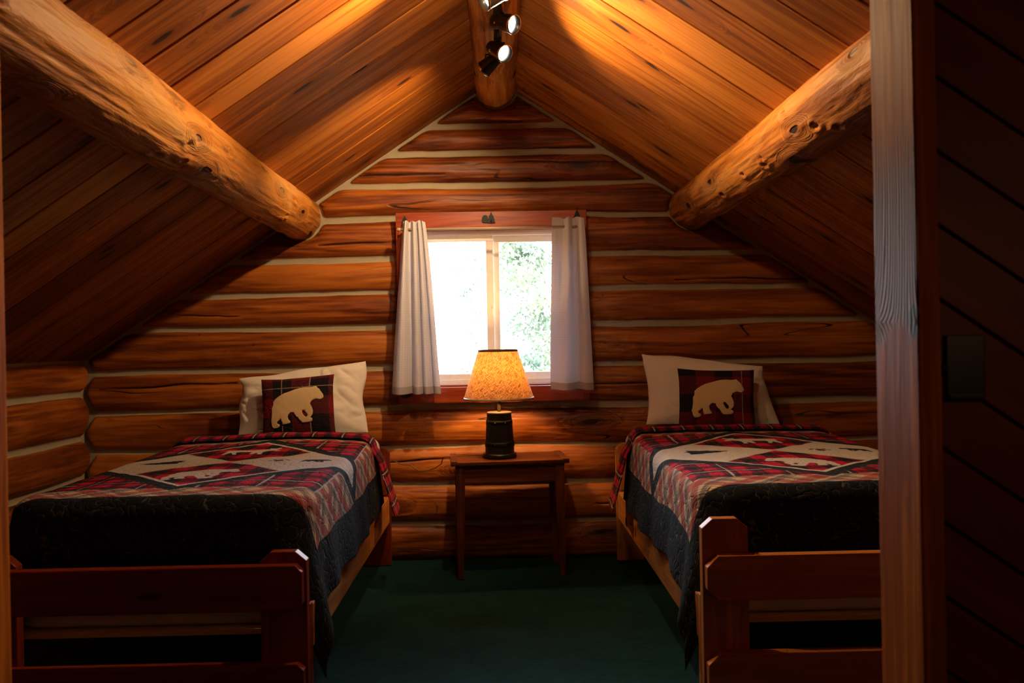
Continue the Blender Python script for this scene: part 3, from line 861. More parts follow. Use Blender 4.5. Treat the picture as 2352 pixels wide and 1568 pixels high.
# staved barrel body
nst = 14; th = np.linspace(0, 2 * math.pi, nst * 8, endpoint=False); zz = np.linspace(0.022, 0.236, 24)
TH, ZZ = np.meshgrid(th, zz, indexing='ij')
k = (ZZ - 0.022) / 0.214
Rr = 0.079 - 0.014 * k + 0.0025 * np.sin(k * math.pi)
Rr = Rr - 0.0022 * (np.abs(np.sin(TH * nst / 2)) < 0.16)
me = np_mesh('body', np.stack([Rr * np.cos(TH), Rr * np.sin(TH), ZZ], -1).reshape(-1, 3), grid_quads(len(th), len(zz), True))
link('body', me, M_lampbase, lamp)
lathe('top_plate', [(.060, .232), (.067, .233), (.067, .240), (.062, .242), (0, .244)], M_lamprim, lamp, label='lighter rim plate of the barrel')
for z0, r0 in ((0.070, .0785), (0.186, .0705)):
    hp = lathe('hoop', [(r0 - .002, z0 - .012), (r0 + .0015, z0 - .012), (r0 + .0008, z0 + .012), (r0 - .004, z0 + .012)], M_iron, lamp)
    for a in (-1.9, -1.1):
        lathe('rivet', [(0, .004), (.003, .003), (.0042, 0)], M_brass, hp, 12, Matrix.Translation((r0 * math.cos(a), r0 * math.sin(a), z0)) @ Matrix.Rotation(a, 4, 'Z') @ Matrix.Rotation(math.pi / 2, 4, 'Y'))
tube('neck', [(0, 0, .242), (0, 0, .30), (0, 0, .36)], 0.0095, M_brass, lamp)
lathe('socket', [(.0, .352), (.016, .352), (.018, .36), (.018, .40), (.013, .405), (0, .405)], M_brass, lamp, 24)
bulb = lathe('bulb', [(0, .405), (.013, .405), (.014, .42), (.026, .45), (.030, .475), (.024, .498), (.010, .508), (0, .509)], M_bulb, lamp, 24)
# shade
nu_, nv_ = 96, 40
th = np.linspace(0, 2 * math.pi, nu_, endpoint=False); kk = np.linspace(0, 1, nv_)
TH, K = np.meshgrid(th, kk, indexing='ij')
RR = 0.190 + (0.106 - 0.190) * K; ZZ = 0.312 + 0.262 * K
me = np_mesh('shade', np.stack([RR * np.cos(TH), RR * np.sin(TH), ZZ], -1).reshape(-1, 3), grid_quads(nu_, nv_, True), True,
             {'uvp': np.stack([np.abs(TH - math.pi) * 0.15, ZZ], -1).reshape(-1, 2)})
sh = link('shade', me, M_shade, lamp)
lathe('trim_band', [(.1075, .566), (.1090, .566), (.1065, .578), (.104, .578), (.1075, .566)], M_binding, sh, label='dark binding round the top of the shade')
lathe('trim_band', [(.1885, .309), (.1925, .309), (.1895, .321), (.187, .321), (.1885, .309)], M_rod, sh, label='beige binding round the bottom of the shade')
for a in (0, 2.09, 4.19):
    tube('spider_wire', [(0.012 * math.cos(a), 0.012 * math.sin(a), .545), (.106 * math.cos(a), .106 * math.sin(a), .562)], 0.0013, M_brass, sh, 6)
tube('harp', [(.018, 0, .40), (.045, 0, .44), (.048, 0, .50), (.0, 0, .547), (-.048, 0, .50), (-.045, 0, .44), (-.018, 0, .40)], 0.0016, M_brass, lamp, 6)
P = [(-0.085, 0.03, .006), (-0.20, .05, .004), (-.31, .06, -.005)]
P += [(-.325, .12, -.05), (-.36, .15, -.075), (-.41, .17, -.092), (-.455, .17, -.092), (-.50, .17, -.06), (-.55, .17, -.055), (-.60, .17, -.03)]
pts = []
for i in range(len(P) - 1):
    for s in range(4):
        t_ = s / 4; pts.append(Vector(P[i]).lerp(Vector(P[i + 1]), t_))
pts.append(Vector(P[-1]))
tube('cord', pts, 0.0026, M_cord, lamp, 8)

# ------------------------------------------------------------------ track light
tk = empty('track_light', (0.0, 0, 2.578), label='black track with adjustable spotlights under the ridge log', cat='spotlight')
TX = 0.012
box('track', (TX, 3.05, -0.010), (0.036, 1.66, 0.020), M_black, tk, 0.003)
def head(key, x, y, z, aim, lit=True, drop=0.09, L=0.118, power=60, cone=95, tgt=None):
    aim = Vector(aim).normalized()
    piv = Vector((x, y, z))
    h = tube('lamp_head_arm', [(TX, y, -0.018), (x, y, z + 0.03)], 0.008, M_black, tk, label='stem of a spotlight')
    lathe('adapter', [(0, -.018), (.016, -.018), (.018, -.02), (.016, -.034), (0, -.036)], M_black, h, 20, Matrix.Translation((TX, y, 0)))
    q = aim.to_track_quat('Z', 'Y').to_matrix().to_4x4()
    M = Matrix.Translation(piv - aim * 0.03) @ q
    body = lathe('lamp_head', [(0, -.030), (.018, -.028), (.027, -.018), (.029, 0), (.027, .012), (.029, .025), (.036, .075), (.037, .088), (.0345, .088), (.030, .060), (.027, .040)], M_black, tk, 40, M)
    lathe('rim_ring', [(.0375, .080), (.0385, .084), (.0375, .089), (.0345, .089)], M_chrome if lit else M_black, body, 40, M)
    lathe('lens', [(0, .058), (.015, .060), (.030, .066)], M_lens if lit else M_black, body, 32, M)
    # yoke
    tube('yoke', [(x - .030, y, z), (x - .030, y, z + .030), (x + .030, y, z + .030), (x + .030, y, z)], 0.004, M_black, body, 8)
    lathe('yoke_screw', [(0, .008), (.006, .007), (.007, 0)], M_chrome, body, 12, Matrix.Translation((x - .030, y, z)) @ Matrix.Rotation(-math.pi / 2, 4, 'Y'))
    if power:
        s = bpy.data.lights.new('spot_' + key, 'SPOT'); s.energy = power; s.color = (1.0, 0.66, 0.34)
        s.spot_size = math.radians(cone); s.spot_blend = 1.0; s.shadow_soft_size = 0.025
        wp = piv + Vector((0, 0, 2.578)) + aim * 0.075
        link_light('spot_light', s, wp, wp + (Vector(tgt) - wp if tgt else aim))
head('A', 0.034, 3.38, -0.105, (0.72, -0.58, -0.36), power=SPOT_W['A'], cone=150, tgt=(1.10, 2.05, 1.60))
head('B', 0.010, 3.64, -0.125, (0.55, -0.68, -0.50), power=SPOT_W['B'], cone=140, tgt=(1.20, 3.20, 1.80))
head('C', -0.012, 3.80, -0.120, (-0.74, 0.42, -0.50), True, power=SPOT_W['C'], cone=108, tgt=(-0.90, 4.85, 1.55))
head('D', 0.010, 3.10, -0.110, (-0.78, -0.30, -0.42), power=SPOT_W['D'], cone=130, tgt=(-1.20, 2.30, 1.75))

head('E', 0.000, 2.74, -0.110, (-0.30, 0.85, -0.20), power=SPOT_W['E'], cone=130, tgt=(-0.50, 3.95, 2.22))
head('F', 0.020, 2.46, -0.110, (0.32, 0.85, -0.20), power=SPOT_W['F'], cone=130, tgt=(0.55, 3.75, 2.20))

# ------------------------------------------------------------------ motifs for quilts / cushions
BEAR_PX = [(690,520),(720,490),(770,455),(830,425),(900,405),(960,385),(1020,372),(1080,368),(1130,372),(1170,370),(1190,362),(1215,368),(1222,385),(1245,400),(1262,430),(1290,470),(1295,500),(1280,520),(1250,528),(1210,520),(1180,525),(1150,545),(1132,575),(1150,610),(1165,660),(1160,700),(1140,730),(1120,745),(1140,745),(1155,760),(1150,785),(1100,800),(1040,803),(1015,790),(990,745),(950,705),(940,670),(900,665),(870,690),(862,715),(870,750),(890,770),(895,790),(870,800),(800,808),(790,770),(782,720),(770,740),(735,765),(735,785),(765,800),(768,820),(745,835),(695,840),(675,815),(668,785),(655,760),(665,710),(672,660),(670,600),(690,560)]
HOLE_PX = [(1040,645),(1060,655),(1095,695),(1100,715),(1085,735),(1065,725),(1045,700),(1035,670)]
def norm(p): return [((x - 975) / 640, (601 - y) / 640) for x, y in p]
BEAR = norm(BEAR_PX); HOLE = norm(HOLE_PX)
TREE = [(-.5, .03), (-.3, .10), (-.34, .15), (-.08, .17), (-.12, .23), (.15, .24), (.10, .32), (.42, .30), (.40, .05), (.5, .04), (.5, -.04), (.40, -.05), (.42, -.30), (.10, -.32), (.15, -.24), (-.12, -.23), (-.08, -.17), (-.34, -.15), (-.3, -.10), (-.5, -.03)]
MOOSE = [(-.45, .10), (-.30, .14), (.0, .14), (.15, .20), (.24, .20), (.22, .30), (.34, .26), (.40, .34), (.44, .24), (.36, .16), (.46, .08), (.42, .03), (.32, .06), (.24, .0), (.20, -.10), (.22, -.32), (.16, -.32), (.12, -.12), (.08, -.32), (.03, -.32), (.02, -.06), (-.22, -.06), (-.24, -.16), (-.18, -.32), (-.24, -.32), (-.32, -.14), (-.38, -.32), (-.44, -.32), (-.42, -.08)]
def inpoly(X, Y, poly):
    r = np.zeros(X.shape, bool); n = len(poly)
    for i in range(n):
        x0, y0 = poly[i]; x1, y1 = poly[(i + 1) % n]
        if y0 == y1: continue
        c = ((y0 > Y) != (y1 > Y)) & (X < (x1 - x0) * (Y - y0) / (y1 - y0) + x0)
        r ^= c
    return r

RED = np.array([0.52, 0.012, 0.045]); DRED = np.array([0.17, 0.007, 0.018]); BLK = np.array([0.012, 0.016, 0.022])
CRM = np.array([0.62, 0.56, 0.50]); TAN = np.array([0.80, 0.58, 0.38]); GRY = np.array([0.14, 0.13, 0.13]); CHAR = np.array([0.009, 0.011, 0.016])
def sq(x, lo=0.0, hi=0.5):
    f = x - np.floor(x); return ((f >= lo) & (f < hi)).astype(float)
def plaid_red(u, v, per=0.105, wl=0.0032):
    a, b = sq(u / per), sq(v / per)
    fine = 0.5 + 0.5 * np.sin(u * 2 * math.pi / 0.026)
    c = np.empty(u.shape + (3,))
    c[:] = BLK
    c += (RED - BLK) * (a * b)[..., None]
    half = ((a + b) == 1).astype(float)
    c += (DRED - BLK) * (half * (0.5 + 0.9 * fine))[..., None]
    l1 = (np.abs(((u / per + 0.25) % 2) - 1) * per < wl) ; l2 = (np.abs(((v / per + 0.25) % 2) - 1) * per < wl)
    c[l1 | l2] = CRM * 0.8
    return c
def plaid_tan(u, v):
    p = (u + v) / math.sqrt(2); q = (u - v) / math.sqrt(2)
    c = np.empty(u.shape + (3,)); c[:] = TAN * 0.95
    per = 0.150
    for w_ in (p, q):
        r = sq(w_ / per, 0.05, 0.38)[..., None]; c = c * (1 - r) + (c * 0.34 + np.array([0.34, 0.008, 0.014]) * 0.8) * r
        g = sq(w_ / per, 0.52, 0.70)[..., None]; c = c * (1 - g * .7) + GRY * g * .7
        k_ = sq(w_ / per, 0.74, 0.765)[..., None]; c = c * (1 - k_) + BLK * k_
        l = sq(w_ / per, 0.44, 0.48)[..., None]; c = c * (1 - l) + CRM * l
    th_ = (0.75 + 0.25 * np.sin(p * 2 * math.pi / 0.012))[..., None]
    return c * th_
def quilt_color(u, v, v0, au, av, half_u, vlo, vhi, band, flip):
    c = np.empty(u.shape + (3,)); c[:] = CHAR
    inb = (np.abs(u) < half_u + band) & (v > vlo - band) & (v < vhi + band)
    c[inb] = plaid_tan(u, v)[inb]
    inr = (np.abs(u) < half_u) & (v > vlo) & (v < vhi)
    c[inr] = plaid_red(u, v)[inr]
    gl = (np.abs(np.abs(u) - half_u) < 0.0) 
    du, dv = u / au, (v - v0) / av
    d = np.abs(du) + np.abs(dv)
    fr_ = 0.12
    c[(d < 1 + fr_ * 1.15) & (np.abs(u) < half_u + band)] = np.array([0.014, 0.020, 0.024])
    c[d < 1.0] = CRM * 1.05
    ins = d < 0.955
    horiz = np.abs(du) > np.abs(dv)
    # the four inner diamonds: split by the lines |du|=|dv|
    quadred = ins & ~horiz
    c[ins & horiz] = CRM
    pr = plaid_red(u * 1.0 + .03, v * 0.7, 0.13, 0.0)
    c[quadred] = pr[quadred]
    c[ins & (np.abs(np.abs(du) - np.abs(dv)) < 0.018)] = CRM * 0.9
    f = -1.0 if flip else 1.0
    def put(poly, cu, cv, s, col, fu=1.0, sv=1.0, hole=None):
        x = (u - cu) / s * fu; y = (v - cv) / (s * sv)
        m = inpoly(x, y, poly)
        if hole: m &= ~inpoly(x, y, hole)
        c[m] = col
    put(TREE, -0.29, v0 + .01, 0.19, np.array([0.012, 0.02, 0.03]), f)
    put(MOOSE, 0.0, v0 + 0.33 * av / .6, 0.27, CRM, f, 1.1)
    put(BEAR, 0.0, v0 - 0.34 * av / .6, 0.25, CRM, f, 1.3, HOLE)
    put(BEAR, 0.36, v0 + 0.02, 0.12, np.array([0.02, 0.015, 0.015]), f, 1.2, HOLE)
    for k_, (a_, b_, r_) in enumerate(((0.205, 0.0, .022), (.180, .035, .011), (.205, .045, .011), (.230, .040, .011), (.165, .01, .010), (.245, .012, .010))):
        c[((u - a_) ** 2 + (v - v0 - b_) ** 2) < r_ ** 2] = np.array([0.03, 0.02, 0.015])
    return c

# ------------------------------------------------------------------ beds
ZT = 0.735
HU, FY0 = 0.452, 2.935       # start of rounding from centre / foot
RAD = 0.062
def drape(cx, U, V, off=0.0, side_fl=0.13, seed=0, inner=1):
    """U across from centre, V along (0 at the foot edge crest)"""
    PC = 0.11
    ex = np.clip(np.abs(U) - (HU - PC), 0, None); ey = np.clip(PC - V, 0, None)
    hyp = np.hypot(ex, ey); rho = np.clip(hyp - PC, 0, None); th = np.arctan2(ey, ex + 1e-9)
    q = math.pi * RAD / 2
    fl = side_fl * np.cos(th) ** 2 + 0.03 * np.sin(th) ** 2 + 0.06 * np.sin(2 * th) ** 2
    over = np.clip(rho - q, 0, None)
    arc = np.clip(rho, 0, q) / RAD
    h = np.where(rho < q, RAD * np.sin(arc), RAD + over * np.sin(fl)); dn = np.where(rho < q, RAD * (1 - np.cos(arc)), RAD + over * np.cos(fl))
    fold = over * (0.025 * np.sin(V * 17 + 1.3 * seed) * np.cos(th) + 0.03 * vnoise(V * 9, U * 2, seed=seed + 3))
    h = h + fold * np.cos(th) + 0.05 * over * np.sin(2 * th)
    sx = np.sign(U); cth = np.cos(th); sth = np.sin(th); out = rho > 0
    X = cx + sx * np.where(out, np.minimum(np.abs(U), HU - PC) + PC * cth + h * np.sqrt(np.clip(cth, 0, 1)), np.abs(U))
    Y = FY0 + np.where(out, np.maximum(V, PC) - PC * sth - np.minimum(h * sth, 0.085), V)
    crown = 0.010 * (1 - np.clip(np.abs(U) / HU, 0, 1) ** 2)
    puff = 0.005 * vnoise(U * 4, V * 4, seed=seed + 7) + 0.0018 * vnoise(U * 16, V * 16, seed=seed + 8)
    Z = ZT + crown - dn + puff * np.clip(1 - over * 6, 0.2, 1) + 0.018 * np.clip((V - 1.0) / .6, 0, 1)
    return X, Y, Z + off * (rho < q), over
def quilt(cx, flip, seed, label):
    root = empty('quilt', (0, 0, 0), label=label, cat='quilt')
    hang_u = 0.345; nu_, nv_ = 372, 440
    u = np.linspace(-HU - RAD * 1.57 - hang_u + .06, HU + RAD * 1.57 + hang_u - .06, nu_)
    v = np.linspace(-0.385, 1.58, nv_)
    U, V = np.meshgrid(u, v, indexing='ij')
    # wavy hem
    s_out = 1 + 0.02 * vnoise(V * 3, 0, seed=seed) + 0.09 * np.clip((0.30 - V) / 0.45, 0, 1) * np.clip((np.abs(U) - 0.5) / .3, 0, 1)
    X, Y, Z, over = drape(cx, U * s_out, V, 0, seed=seed)
    wob = 0.006 * vnoise(U * 3, V * 3, seed=seed + 20)
    c = quilt_color(U + wob, V + 0.006 * vnoise(U * 3, V * 3, seed=seed + 21), 0.80, 0.595, 0.60, 0.50, 0.155, 1.41, 0.155, flip)
    # seam between squares on border sides
    me = np_mesh('cover', np.stack([X, Y, Z], -1).reshape(-1, 3), grid_quads(nu_, nv_)[:, ::-1], True,
                 {'col': c.reshape(-1, 3), 'uvp': np.stack([U, V], -1).reshape(-1, 2)})
    o = link('cover', me, M_quilt, root)
    md = o.modifiers.new('thick', 'SOLIDIFY'); md.thickness = 0.008; md.offset = -1 if False else 1
    # turned-back edge
    nv2 = 40
    v = np.linspace(0, 1, nv2)
    uu = np.linspace(-HU - RAD * 1.57 - 0.315, HU + RAD * 1.57 + 0.315, nu_)
    U, K = np.meshgrid(uu, v, indexing='ij')
    lap = 0.13 + 0.10 * np.clip((np.abs(U) - HU) / .35, 0, 1)
    V = 1.60 - lap * K + 0.01 * vnoise(U * 3, K * 0, seed=seed + 30)
    X, Y, Z, over = drape(cx, U, V, 0, seed=seed, side_fl=0.30)
    lift = 0.020 * np.sqrt(np.clip(1 - (1 - K * 1.0) ** 6, 0, 1)) * (1 - 0.55 * K ** 4) + 0.006
    nxn = np.sign(U) * np.clip(over * 30, 0, 1); 
    X = X + nxn * (lift + 0.004); Z = Z + (1 - np.abs(nxn)) * lift
    c = plaid_red(U, V, 0.075, 0.0022)
    me = np_mesh('turned_edge', np.stack([X, Y, Z], -1).reshape(-1, 3), grid_quads(nu_, nv2), True,
                 {'col': c.reshape(-1, 3), 'uvp': np.stack([U, V], -1).reshape(-1, 2)})
    o = link('turned_edge', me, M_quilt, root, label='turned back edge in red and black check')
    md = o.modifiers.new('thick', 'SOLIDIFY'); md.thickness = 0.006; md.offset = 1
    if cx > 0: box('care_tag', (cx - 0.572, 4.22, 0.350), (0.003, 0.030, 0.040), M_iron, root, 0.0005)
    return root
quilt(-1.165, False, 3, 'patchwork quilt on the left bed with plaid, animals and black border')
quilt(1.165, True, 8, 'patchwork quilt on the right bed, its folded plaid edge hanging to the aisle')

def rounded_box(name, c, s, r, mat, parent=None, bump=0.0, **k):
    bm = bmesh.new(); box_bm(bm, c, s)
    ve = [e for e in bm.edges if abs((e.verts[0].co - e.verts[1].co).z) > s[2] * .9]
    bmesh.ops.bevel(bm, geom=ve, offset=0.12, segments=8, affect='EDGES', profile=0.5)
    he = [e for e in bm.edges if abs((e.verts[0].co - e.verts[1].co).z) < 1e-5 and len({round(f.normal.z) for f in e.link_faces}) > 0 and any(abs(f.normal.z) > .9 for f in e.link_faces)]
    bmesh.ops.bevel(bm, geom=he, offset=r, segments=5, affect='EDGES', profile=0.5)
    me = from_bm(bm, name, True)
    return link(name, me, mat, parent, **k)

def foot_post(cx, side, ztop, mat, ch=0.030, y0=2.782, y1=2.822):
    xo = cx + side * 0.533; xi = cx + side * (0.533 - 0.148)
    a, b_ = min(xo, xi), max(xo, xi)
    return [(a, 0), (b_, 0), (b_, ztop - ch), (b_ - ch * 1.15, ztop), (a + ch * 1.15, ztop), (a, ztop - ch)]
def rail_pts(cx, z0, z1, ch, half=0.527):
    return [(cx - half + ch, z0), (cx + half - ch, z0), (cx + half, z0 + ch), (cx + half, z1 - ch), (cx + half - ch, z1), (cx - half + ch, z1), (cx - half, z1 - ch), (cx - half, z0 + ch)]
def bed(cx, inner, red, label, ztop_post):
    root = empty('bed', (cx, 3.84, 0), label=label, cat='bed')
    def loc(o): o.location = (-cx, -3.84, 0); return o
    mx_, mz_ = (M_red_x, M_red_z) if red else (M_bed_x, M_bed_z)
    my_ = M_bed_y
    for sd_ in (-1, 1):
        loc(prism('foot_post', foot_post(cx, sd_, ztop_post, mz_), 'y', 2.780, 2.820, mz_, root))
        xo = cx + sd_ * 0.533
        # short cleat beside the post, the side rail rests on it
        a, b_ = sorted((xo, xo - sd_ * 0.038))
        loc(prism('post_cleat', [(a, 0.0), (b_, 0.0), (b_, 0.40), (a, 0.40)], 'y', 2.822, 2.860, mz_, root))
        a, b_ = sorted((xo, xo - sd_ * 0.148))
        hz = 0.655
        loc(prism('head_post', [(a, 0), (b_, 0), (b_, hz - .03), (b_ - .034, hz), (a + .034, hz), (a, hz - .03)], 'y', 4.862, 4.900, M_bed_z if not red else mz_, root))
        loc(box('side_rail', (xo - sd_ * 0.019, 3.842, 0.320), (0.038, 1.960, 0.142), my_, root, 0.004))
        loc(box('ledger', (xo - sd_ * 0.050, 3.842, 0.280), (0.022, 1.96, 0.035), my_, root, 0.002))
    ch = 0.022 if red else 0.036
    loc(prism('foot_rail', rail_pts(cx, 0.402, 0.545, ch), 'y', 2.740, 2.779, mx_, root, 0.004))
    loc(prism('foot_rail', rail_pts(cx, 0.095, 0.236, ch), 'y', 2.740, 2.779, mx_, root, 0.004))
    loc(box('head_rail', (cx, 4.842, 0.47), (1.03, 0.038, 0.14), mx_, root, 0.004))
    for i in range(9):
        yy = 2.89 + i * 0.232
        loc(box('slat', (cx, yy, 0.3080), (0.980, 0.088, 0.019), M_slat, root, 0.002))
    bs = rounded_box('box_spring', (cx, 3.852, 0.411), (0.96, 1.95, 0.184), 0.022, M_ticking,
                     cat='box spring', label='white quilted box spring inside the %s bed frame, seen under its foot rail' % ('left' if cx < 0 else 'right'))
    mt = rounded_box('mattress', (cx, 3.852, 0.609), (0.98, 1.95, 0.208), 0.050, M_ticking,
                     cat='mattress', label='thick mattress on the %s bed, mostly hidden by quilt and sheet' % ('left' if cx < 0 else 'right'))
    sh_ = rounded_box('bed_sheet', (cx, 4.42, 0.640), (0.996, 0.84, 0.176), 0.055, M_sheet,
                      cat='sheet', label='white sheet showing at the head of the %s bed by the pillow' % ('left' if cx < 0 else 'right'))
    return root
bed(-1.165, 1, True, 'left pine bed with reddish low footboard of two rails', 0.580)
bed(1.165, -1, False, 'right pine bed with pale chamfered footboard post standing above its rail', 0.655)

# ------------------------------------------------------------------ pillows
def pillow_surf(w_, h_, T_, seed, slump=0.0, corners=None):
    def f(a, b, side=1):
        a = np.asarray(a, float); b = np.asarray(b, float)
        ea = 1 - np.abs(a) ** 3.0; eb = 1 - np.abs(b) ** 3.0
        th = T_ / 2 * np.clip(ea * eb, 0, 1) ** 0.55
        x = a * w_ / 2 * (1 - 0.045 * (1 - b ** 2)); z = b * h_ / 2 * (1 - 0.05 * (1 - a ** 2))
        rim = np.clip(ea * eb * 4, 0, 1)
        wr = (0.006 * fbm(a * 1.8 + seed, b * 1.8, side * 3.3, seed) + 0.0045 * np.abs(vnoise(a * 5 + b * 3, b * 3 - a * 2, side, seed + 5)) * (np.abs(a) > 0.3)) * rim * slump
        if corners:
            for (ca_, cb_, dx_, dz_) in corners:
                wt = np.clip((1 + ca_ * a) / 2, 0, 1) ** 2 * np.clip((1 + cb_ * b) / 2, 0, 1) ** 2
                x = x + dx_ * wt; z = z + dz_ * wt
        z = z + slump * 0.012 * vnoise(a * 2.2, 0.3, seed=seed + 9) * np.clip(b, 0, 1) ** 2
        x = x + slump * 0.007 * vnoise(b * 1.6, 0.7, seed=seed + 11) * np.abs(a) ** 2
        return x, -side * (th + wr), z
    return f
def pillow_mesh(name, f, M, n=90, colfn=None):
    a = np.sin(np.linspace(-math.pi / 2, math.pi / 2, n)); A, B = np.meshgrid(a, a, indexing='ij')
    out = []
    for s in (1, -1):
        x, y, z = f(A, B, s); out.append(np.stack([x, y, z], -1).reshape(-1, 3))
    V = np.concatenate(out); Q = grid_quads(n, n)
    Q = np.concatenate([Q, Q[:, ::-1] + n * n])
    Mn = np.array(M); V = V @ Mn[:3, :3].T + Mn[:3, 3]
    at = {}
    if colfn is not None:
        c = colfn(A, B).reshape(-1, 3); at['col'] = np.concatenate([c, c]); uv = np.stack([A, B], -1).reshape(-1, 2) * .2; at['uvp'] = np.concatenate([uv, uv])
    me = np_mesh(name, V, Q, True, at)
    bm = bmesh.new(); bm.from_mesh(me); bmesh.ops.remove_doubles(bm, verts=bm.verts, dist=0.0004); bmesh.ops.recalc_face_normals(bm, faces=bm.faces); bm.to_mesh(me); bm.free()
    me.polygons.foreach_set('use_smooth', [True] * len(me.polygons))
    return me
def place(x, y, z, lean, yaw=0.0, tilt=0.0):
    return Matrix.Translation((x, y, z)) @ Matrix.Rotation(yaw, 4, 'Z') @ Matrix.Rotation(lean, 4, 'X') @ Matrix.Rotation(tilt, 4, 'Y')

def white_pillow(x, y, z, w_, h_, T_, lean, yaw, tilt, seed, label, slump, corners):
    f = pillow_surf(w_, h_, T_, seed, slump, corners)
    me = pillow_mesh('pillow', f, place(x, y, z, lean, yaw, tilt), 130)
    return link('pillow', me, M_pillow, label=label, cat='pillow')
white_pillow(-1.090, 4.80, 0.930, 0.70, 0.375, 0.15, math.radians(-12), math.radians(4), math.radians(-1), 4, 'crumpled white pillow propped behind the bear cushion on the left bed', 2.6, [(-1, 1, .01, -.065), (1, 1, 0, .02)])
white_pillow(1.140, 4.80, 0.935, 0.68, 0.375, 0.15, math.radians(-12), math.radians(-4), math.radians(2), 9, 'smooth white pillow propped behind the bear cushion on the right bed', 0.8, [(-1, 1, -.02, .025), (1, 1, -.035, -.035), (1, -1, .05, 0)])

def cushion(x, y, z, w_, h_, T_, lean, yaw, tilt, seed, label, po):
    M = place(x, y, z, lean, yaw, tilt)
    f = pillow_surf(w_, h_, T_, seed, 0.3)
    root = empty('bear_cushion', (0, 0, 0), label=label, cat='cushion')
    def colfn(A, B):
        u, v = A * w_ / 2 + po[0], B * h_ / 2 + po[1]
        per = 0.20
        a, b = sq(u / per), sq(v / per)
        c = np.empty(u.shape + (3,)); c[:] = np.array([0.012, 0.008, 0.010])
        c += np.array([0.18, 0.003, 0.006]) * (a * b)[..., None]
        c += np.array([0.070, 0.004, 0.006]) * (((a + b) == 1).astype(float))[..., None]
        ln_ = (np.abs(((u / per + .26) % 0.75) * per - 0.0) < 0.0016) | (np.abs(((v / per + .22) % 1.0) * per) < 0.0016)
        c[ln_] = np.array([0.40, 0.34, 0.24])
        return c
    link('cover', pillow_mesh('cover', f, M, 150, colfn), M_cushion, root)
    # bear patch lying on the cushion's front
    sc = 0.290
    def dens(P, step=0.012):
        o = []
        for i in range(len(P)):
            p, q = np.array(P[i]), np.array(P[(i + 1) % len(P)]); n = max(1, int(np.linalg.norm(q - p) * sc / step))
            for k_ in range(n): o.append(p + (q - p) * k_ / n)
        return o
    O = dens(BEAR); H = dens(HOLE)
    g = [(a, b) for a in np.arange(-.5, .51, .035) for b in np.arange(-.4, .41, .035)]
    ga = np.array(g); m = inpoly(ga[:, 0], ga[:, 1], BEAR) & ~inpoly(ga[:, 0], ga[:, 1], HOLE)
    pts = [Vector(p) for p in O + H] + [Vector(p) for p in ga[m]]
    nO, nH = len(O), len(H)
    edges = [(i, (i + 1) % nO) for i in range(nO)] + [(nO + i, nO + (i + 1) % nH) for i in range(nH)]
    vs, es, fs, *_ = delaunay_2d_cdt(pts, edges, [], 0, 1e-5)
    vv = np.array([(p.x, p.y) for p in vs])
    tri = np.array([t_ for t_ in fs if len(t_) == 3])
    cen = vv[tri].mean(1); keep_ = inpoly(cen[:, 0], cen[:, 1], BEAR) & ~inpoly(cen[:, 0], cen[:, 1], HOLE)
    tri = tri[keep_]
    a = vv[:, 0] * sc / (w_ / 2); b = (vv[:, 1] * sc - 0.004) / (h_ / 2)
    X, Y, Z_ = f(a, b, 1)
    V = np.stack([X, Y - 0.0035, Z_], -1); Mn = np.array(M); V = V @ Mn[:3, :3].T + Mn[:3, 3]
    o = link('bear_patch', np_mesh('bear_patch', V, tri, True), M_bearcloth, root, label='cream felt bear walking to the right')
    md = o.modifiers.new('thick', 'SOLIDIFY'); md.thickness = 0.0025; md.offset = 0
    return root
cushion(-1.080, 4.640, 0.906, 0.385, 0.335, 0.10, math.radians(-14), math.radians(3), math.radians(-3), 21, 'red and black plaid cushion with cream bear on the left bed', (0.03, 0.05))
cushion(1.150, 4.650, 0.906, 0.410, 0.325, 0.10, math.radians(-14), math.radians(-3), math.radians(2), 33, 'dark red plaid cushion with tan bear on the right bed', (0.115, -0.02))

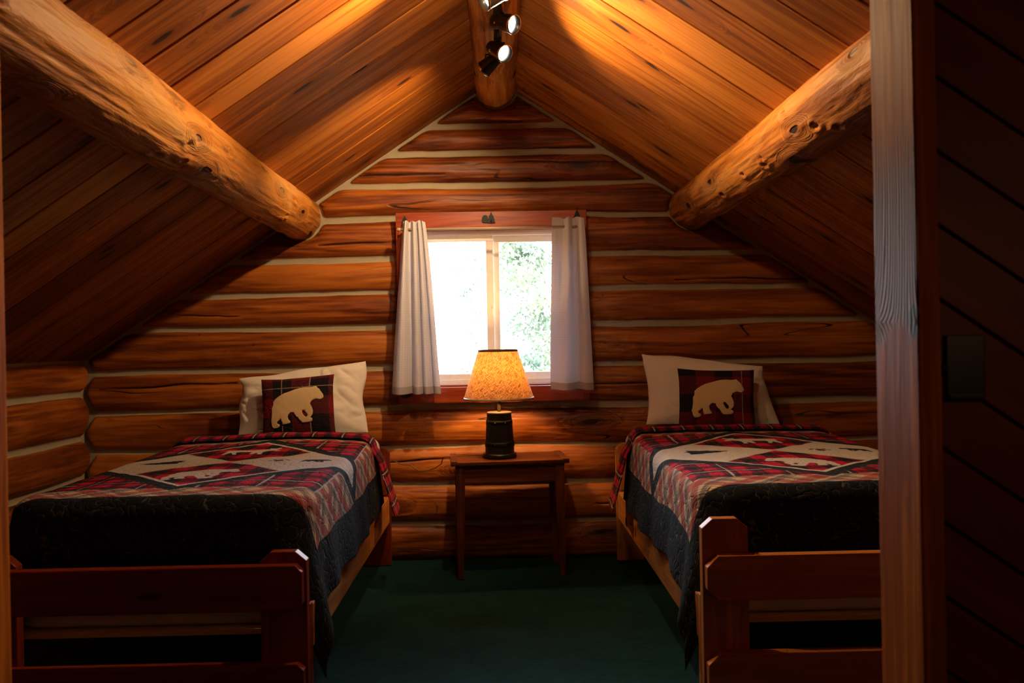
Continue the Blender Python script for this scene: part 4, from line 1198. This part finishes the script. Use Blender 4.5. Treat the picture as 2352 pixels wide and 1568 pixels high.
# ------------------------------------------------------------------ outdoors
bm = bmesh.new(); bmesh.ops.create_grid(bm, x_segments=2, y_segments=2, size=60)
for v in bm.verts: v.co.z = -2.7; v.co.y += 66
link('ground', from_bm(bm), M_grass, kind='structure')
def tree(name, x, y, zg, blobs, trunk, n, leaf, seed, label):
    rs = np.random.RandomState(seed)
    root = empty(name, (x, y, zg), label=label, cat='tree')
    tube('trunk', [(0, 0, 0)] + [(t_[0], t_[1], t_[2] - zg) for t_ in trunk], [0.16] + [t_[3] for t_ in trunk], M_bark, root, 10)
    V = []; Q = []
    vol = np.array([b_[3] ** 2 for b_ in blobs]); vol /= vol.sum()
    for bi in rs.choice(len(blobs), n, p=vol):
        bx, by, bz, br = blobs[bi]
        d = rs.normal(size=3); d /= np.linalg.norm(d)
        p = np.array([bx, by, bz - zg]) + d * br * (0.45 + 0.55 * rs.rand()) * np.array([1, 1, .8])
        a = rs.normal(size=3); a /= np.linalg.norm(a); c = np.cross(a, rs.normal(size=3)); c /= np.linalg.norm(c)
        s = leaf * (0.6 + 0.8 * rs.rand()); k_ = len(V)
        V += [p - a * s, p - c * s * .45, p + a * s, p + c * s * .45]; Q.append((k_, k_ + 1, k_ + 2, k_ + 3))
    link('foliage', np_mesh('foliage', V, Q, False), M_leaf, root)
rs = np.random.RandomState(4)
bl = [(rs.uniform(-1.15, 1.4), rs.uniform(-.8, .8), rs.uniform(0.2, 3.9), rs.uniform(.22, .5)) for _ in range(60)]
tree('tree', 1.25, 13, -2.7, bl, [(0.1, 0, 0, .14), (0.15, 0, 3, .09), (0, 0, 5.5, .03)], 34000, 0.040, 1, 'leafy pale green tree filling the right window pane')
bl = [(rs.uniform(-.14, .14), 0, z_, .09 + .05 * rs.rand()) for z_ in np.arange(0.2, 3.4, .17)] + [(-.35, 0, 2.7, .14), (-.30, 0, 2.35, .16), (-.2, 0, 2.0, .1)]
tree('tree', -0.42, 14, -2.7, bl, [(0, 0, 1, .03), (0, 0, 3.6, .012)], 1500, 0.030, 2, 'thin faint sapling seen through the left window pane')
bl = [(rs.uniform(-.4, 1.5), rs.uniform(-.3, .3), rs.uniform(-.4, 1.2), rs.uniform(.15, .34)) for _ in range(15)]
tree('shrub', -0.15, 11, -2.7, bl, [(0, 0, -1, .04), (0, 0, .6, .02)], 6000, 0.034, 3, 'pale green bush low in the window behind the lamp')
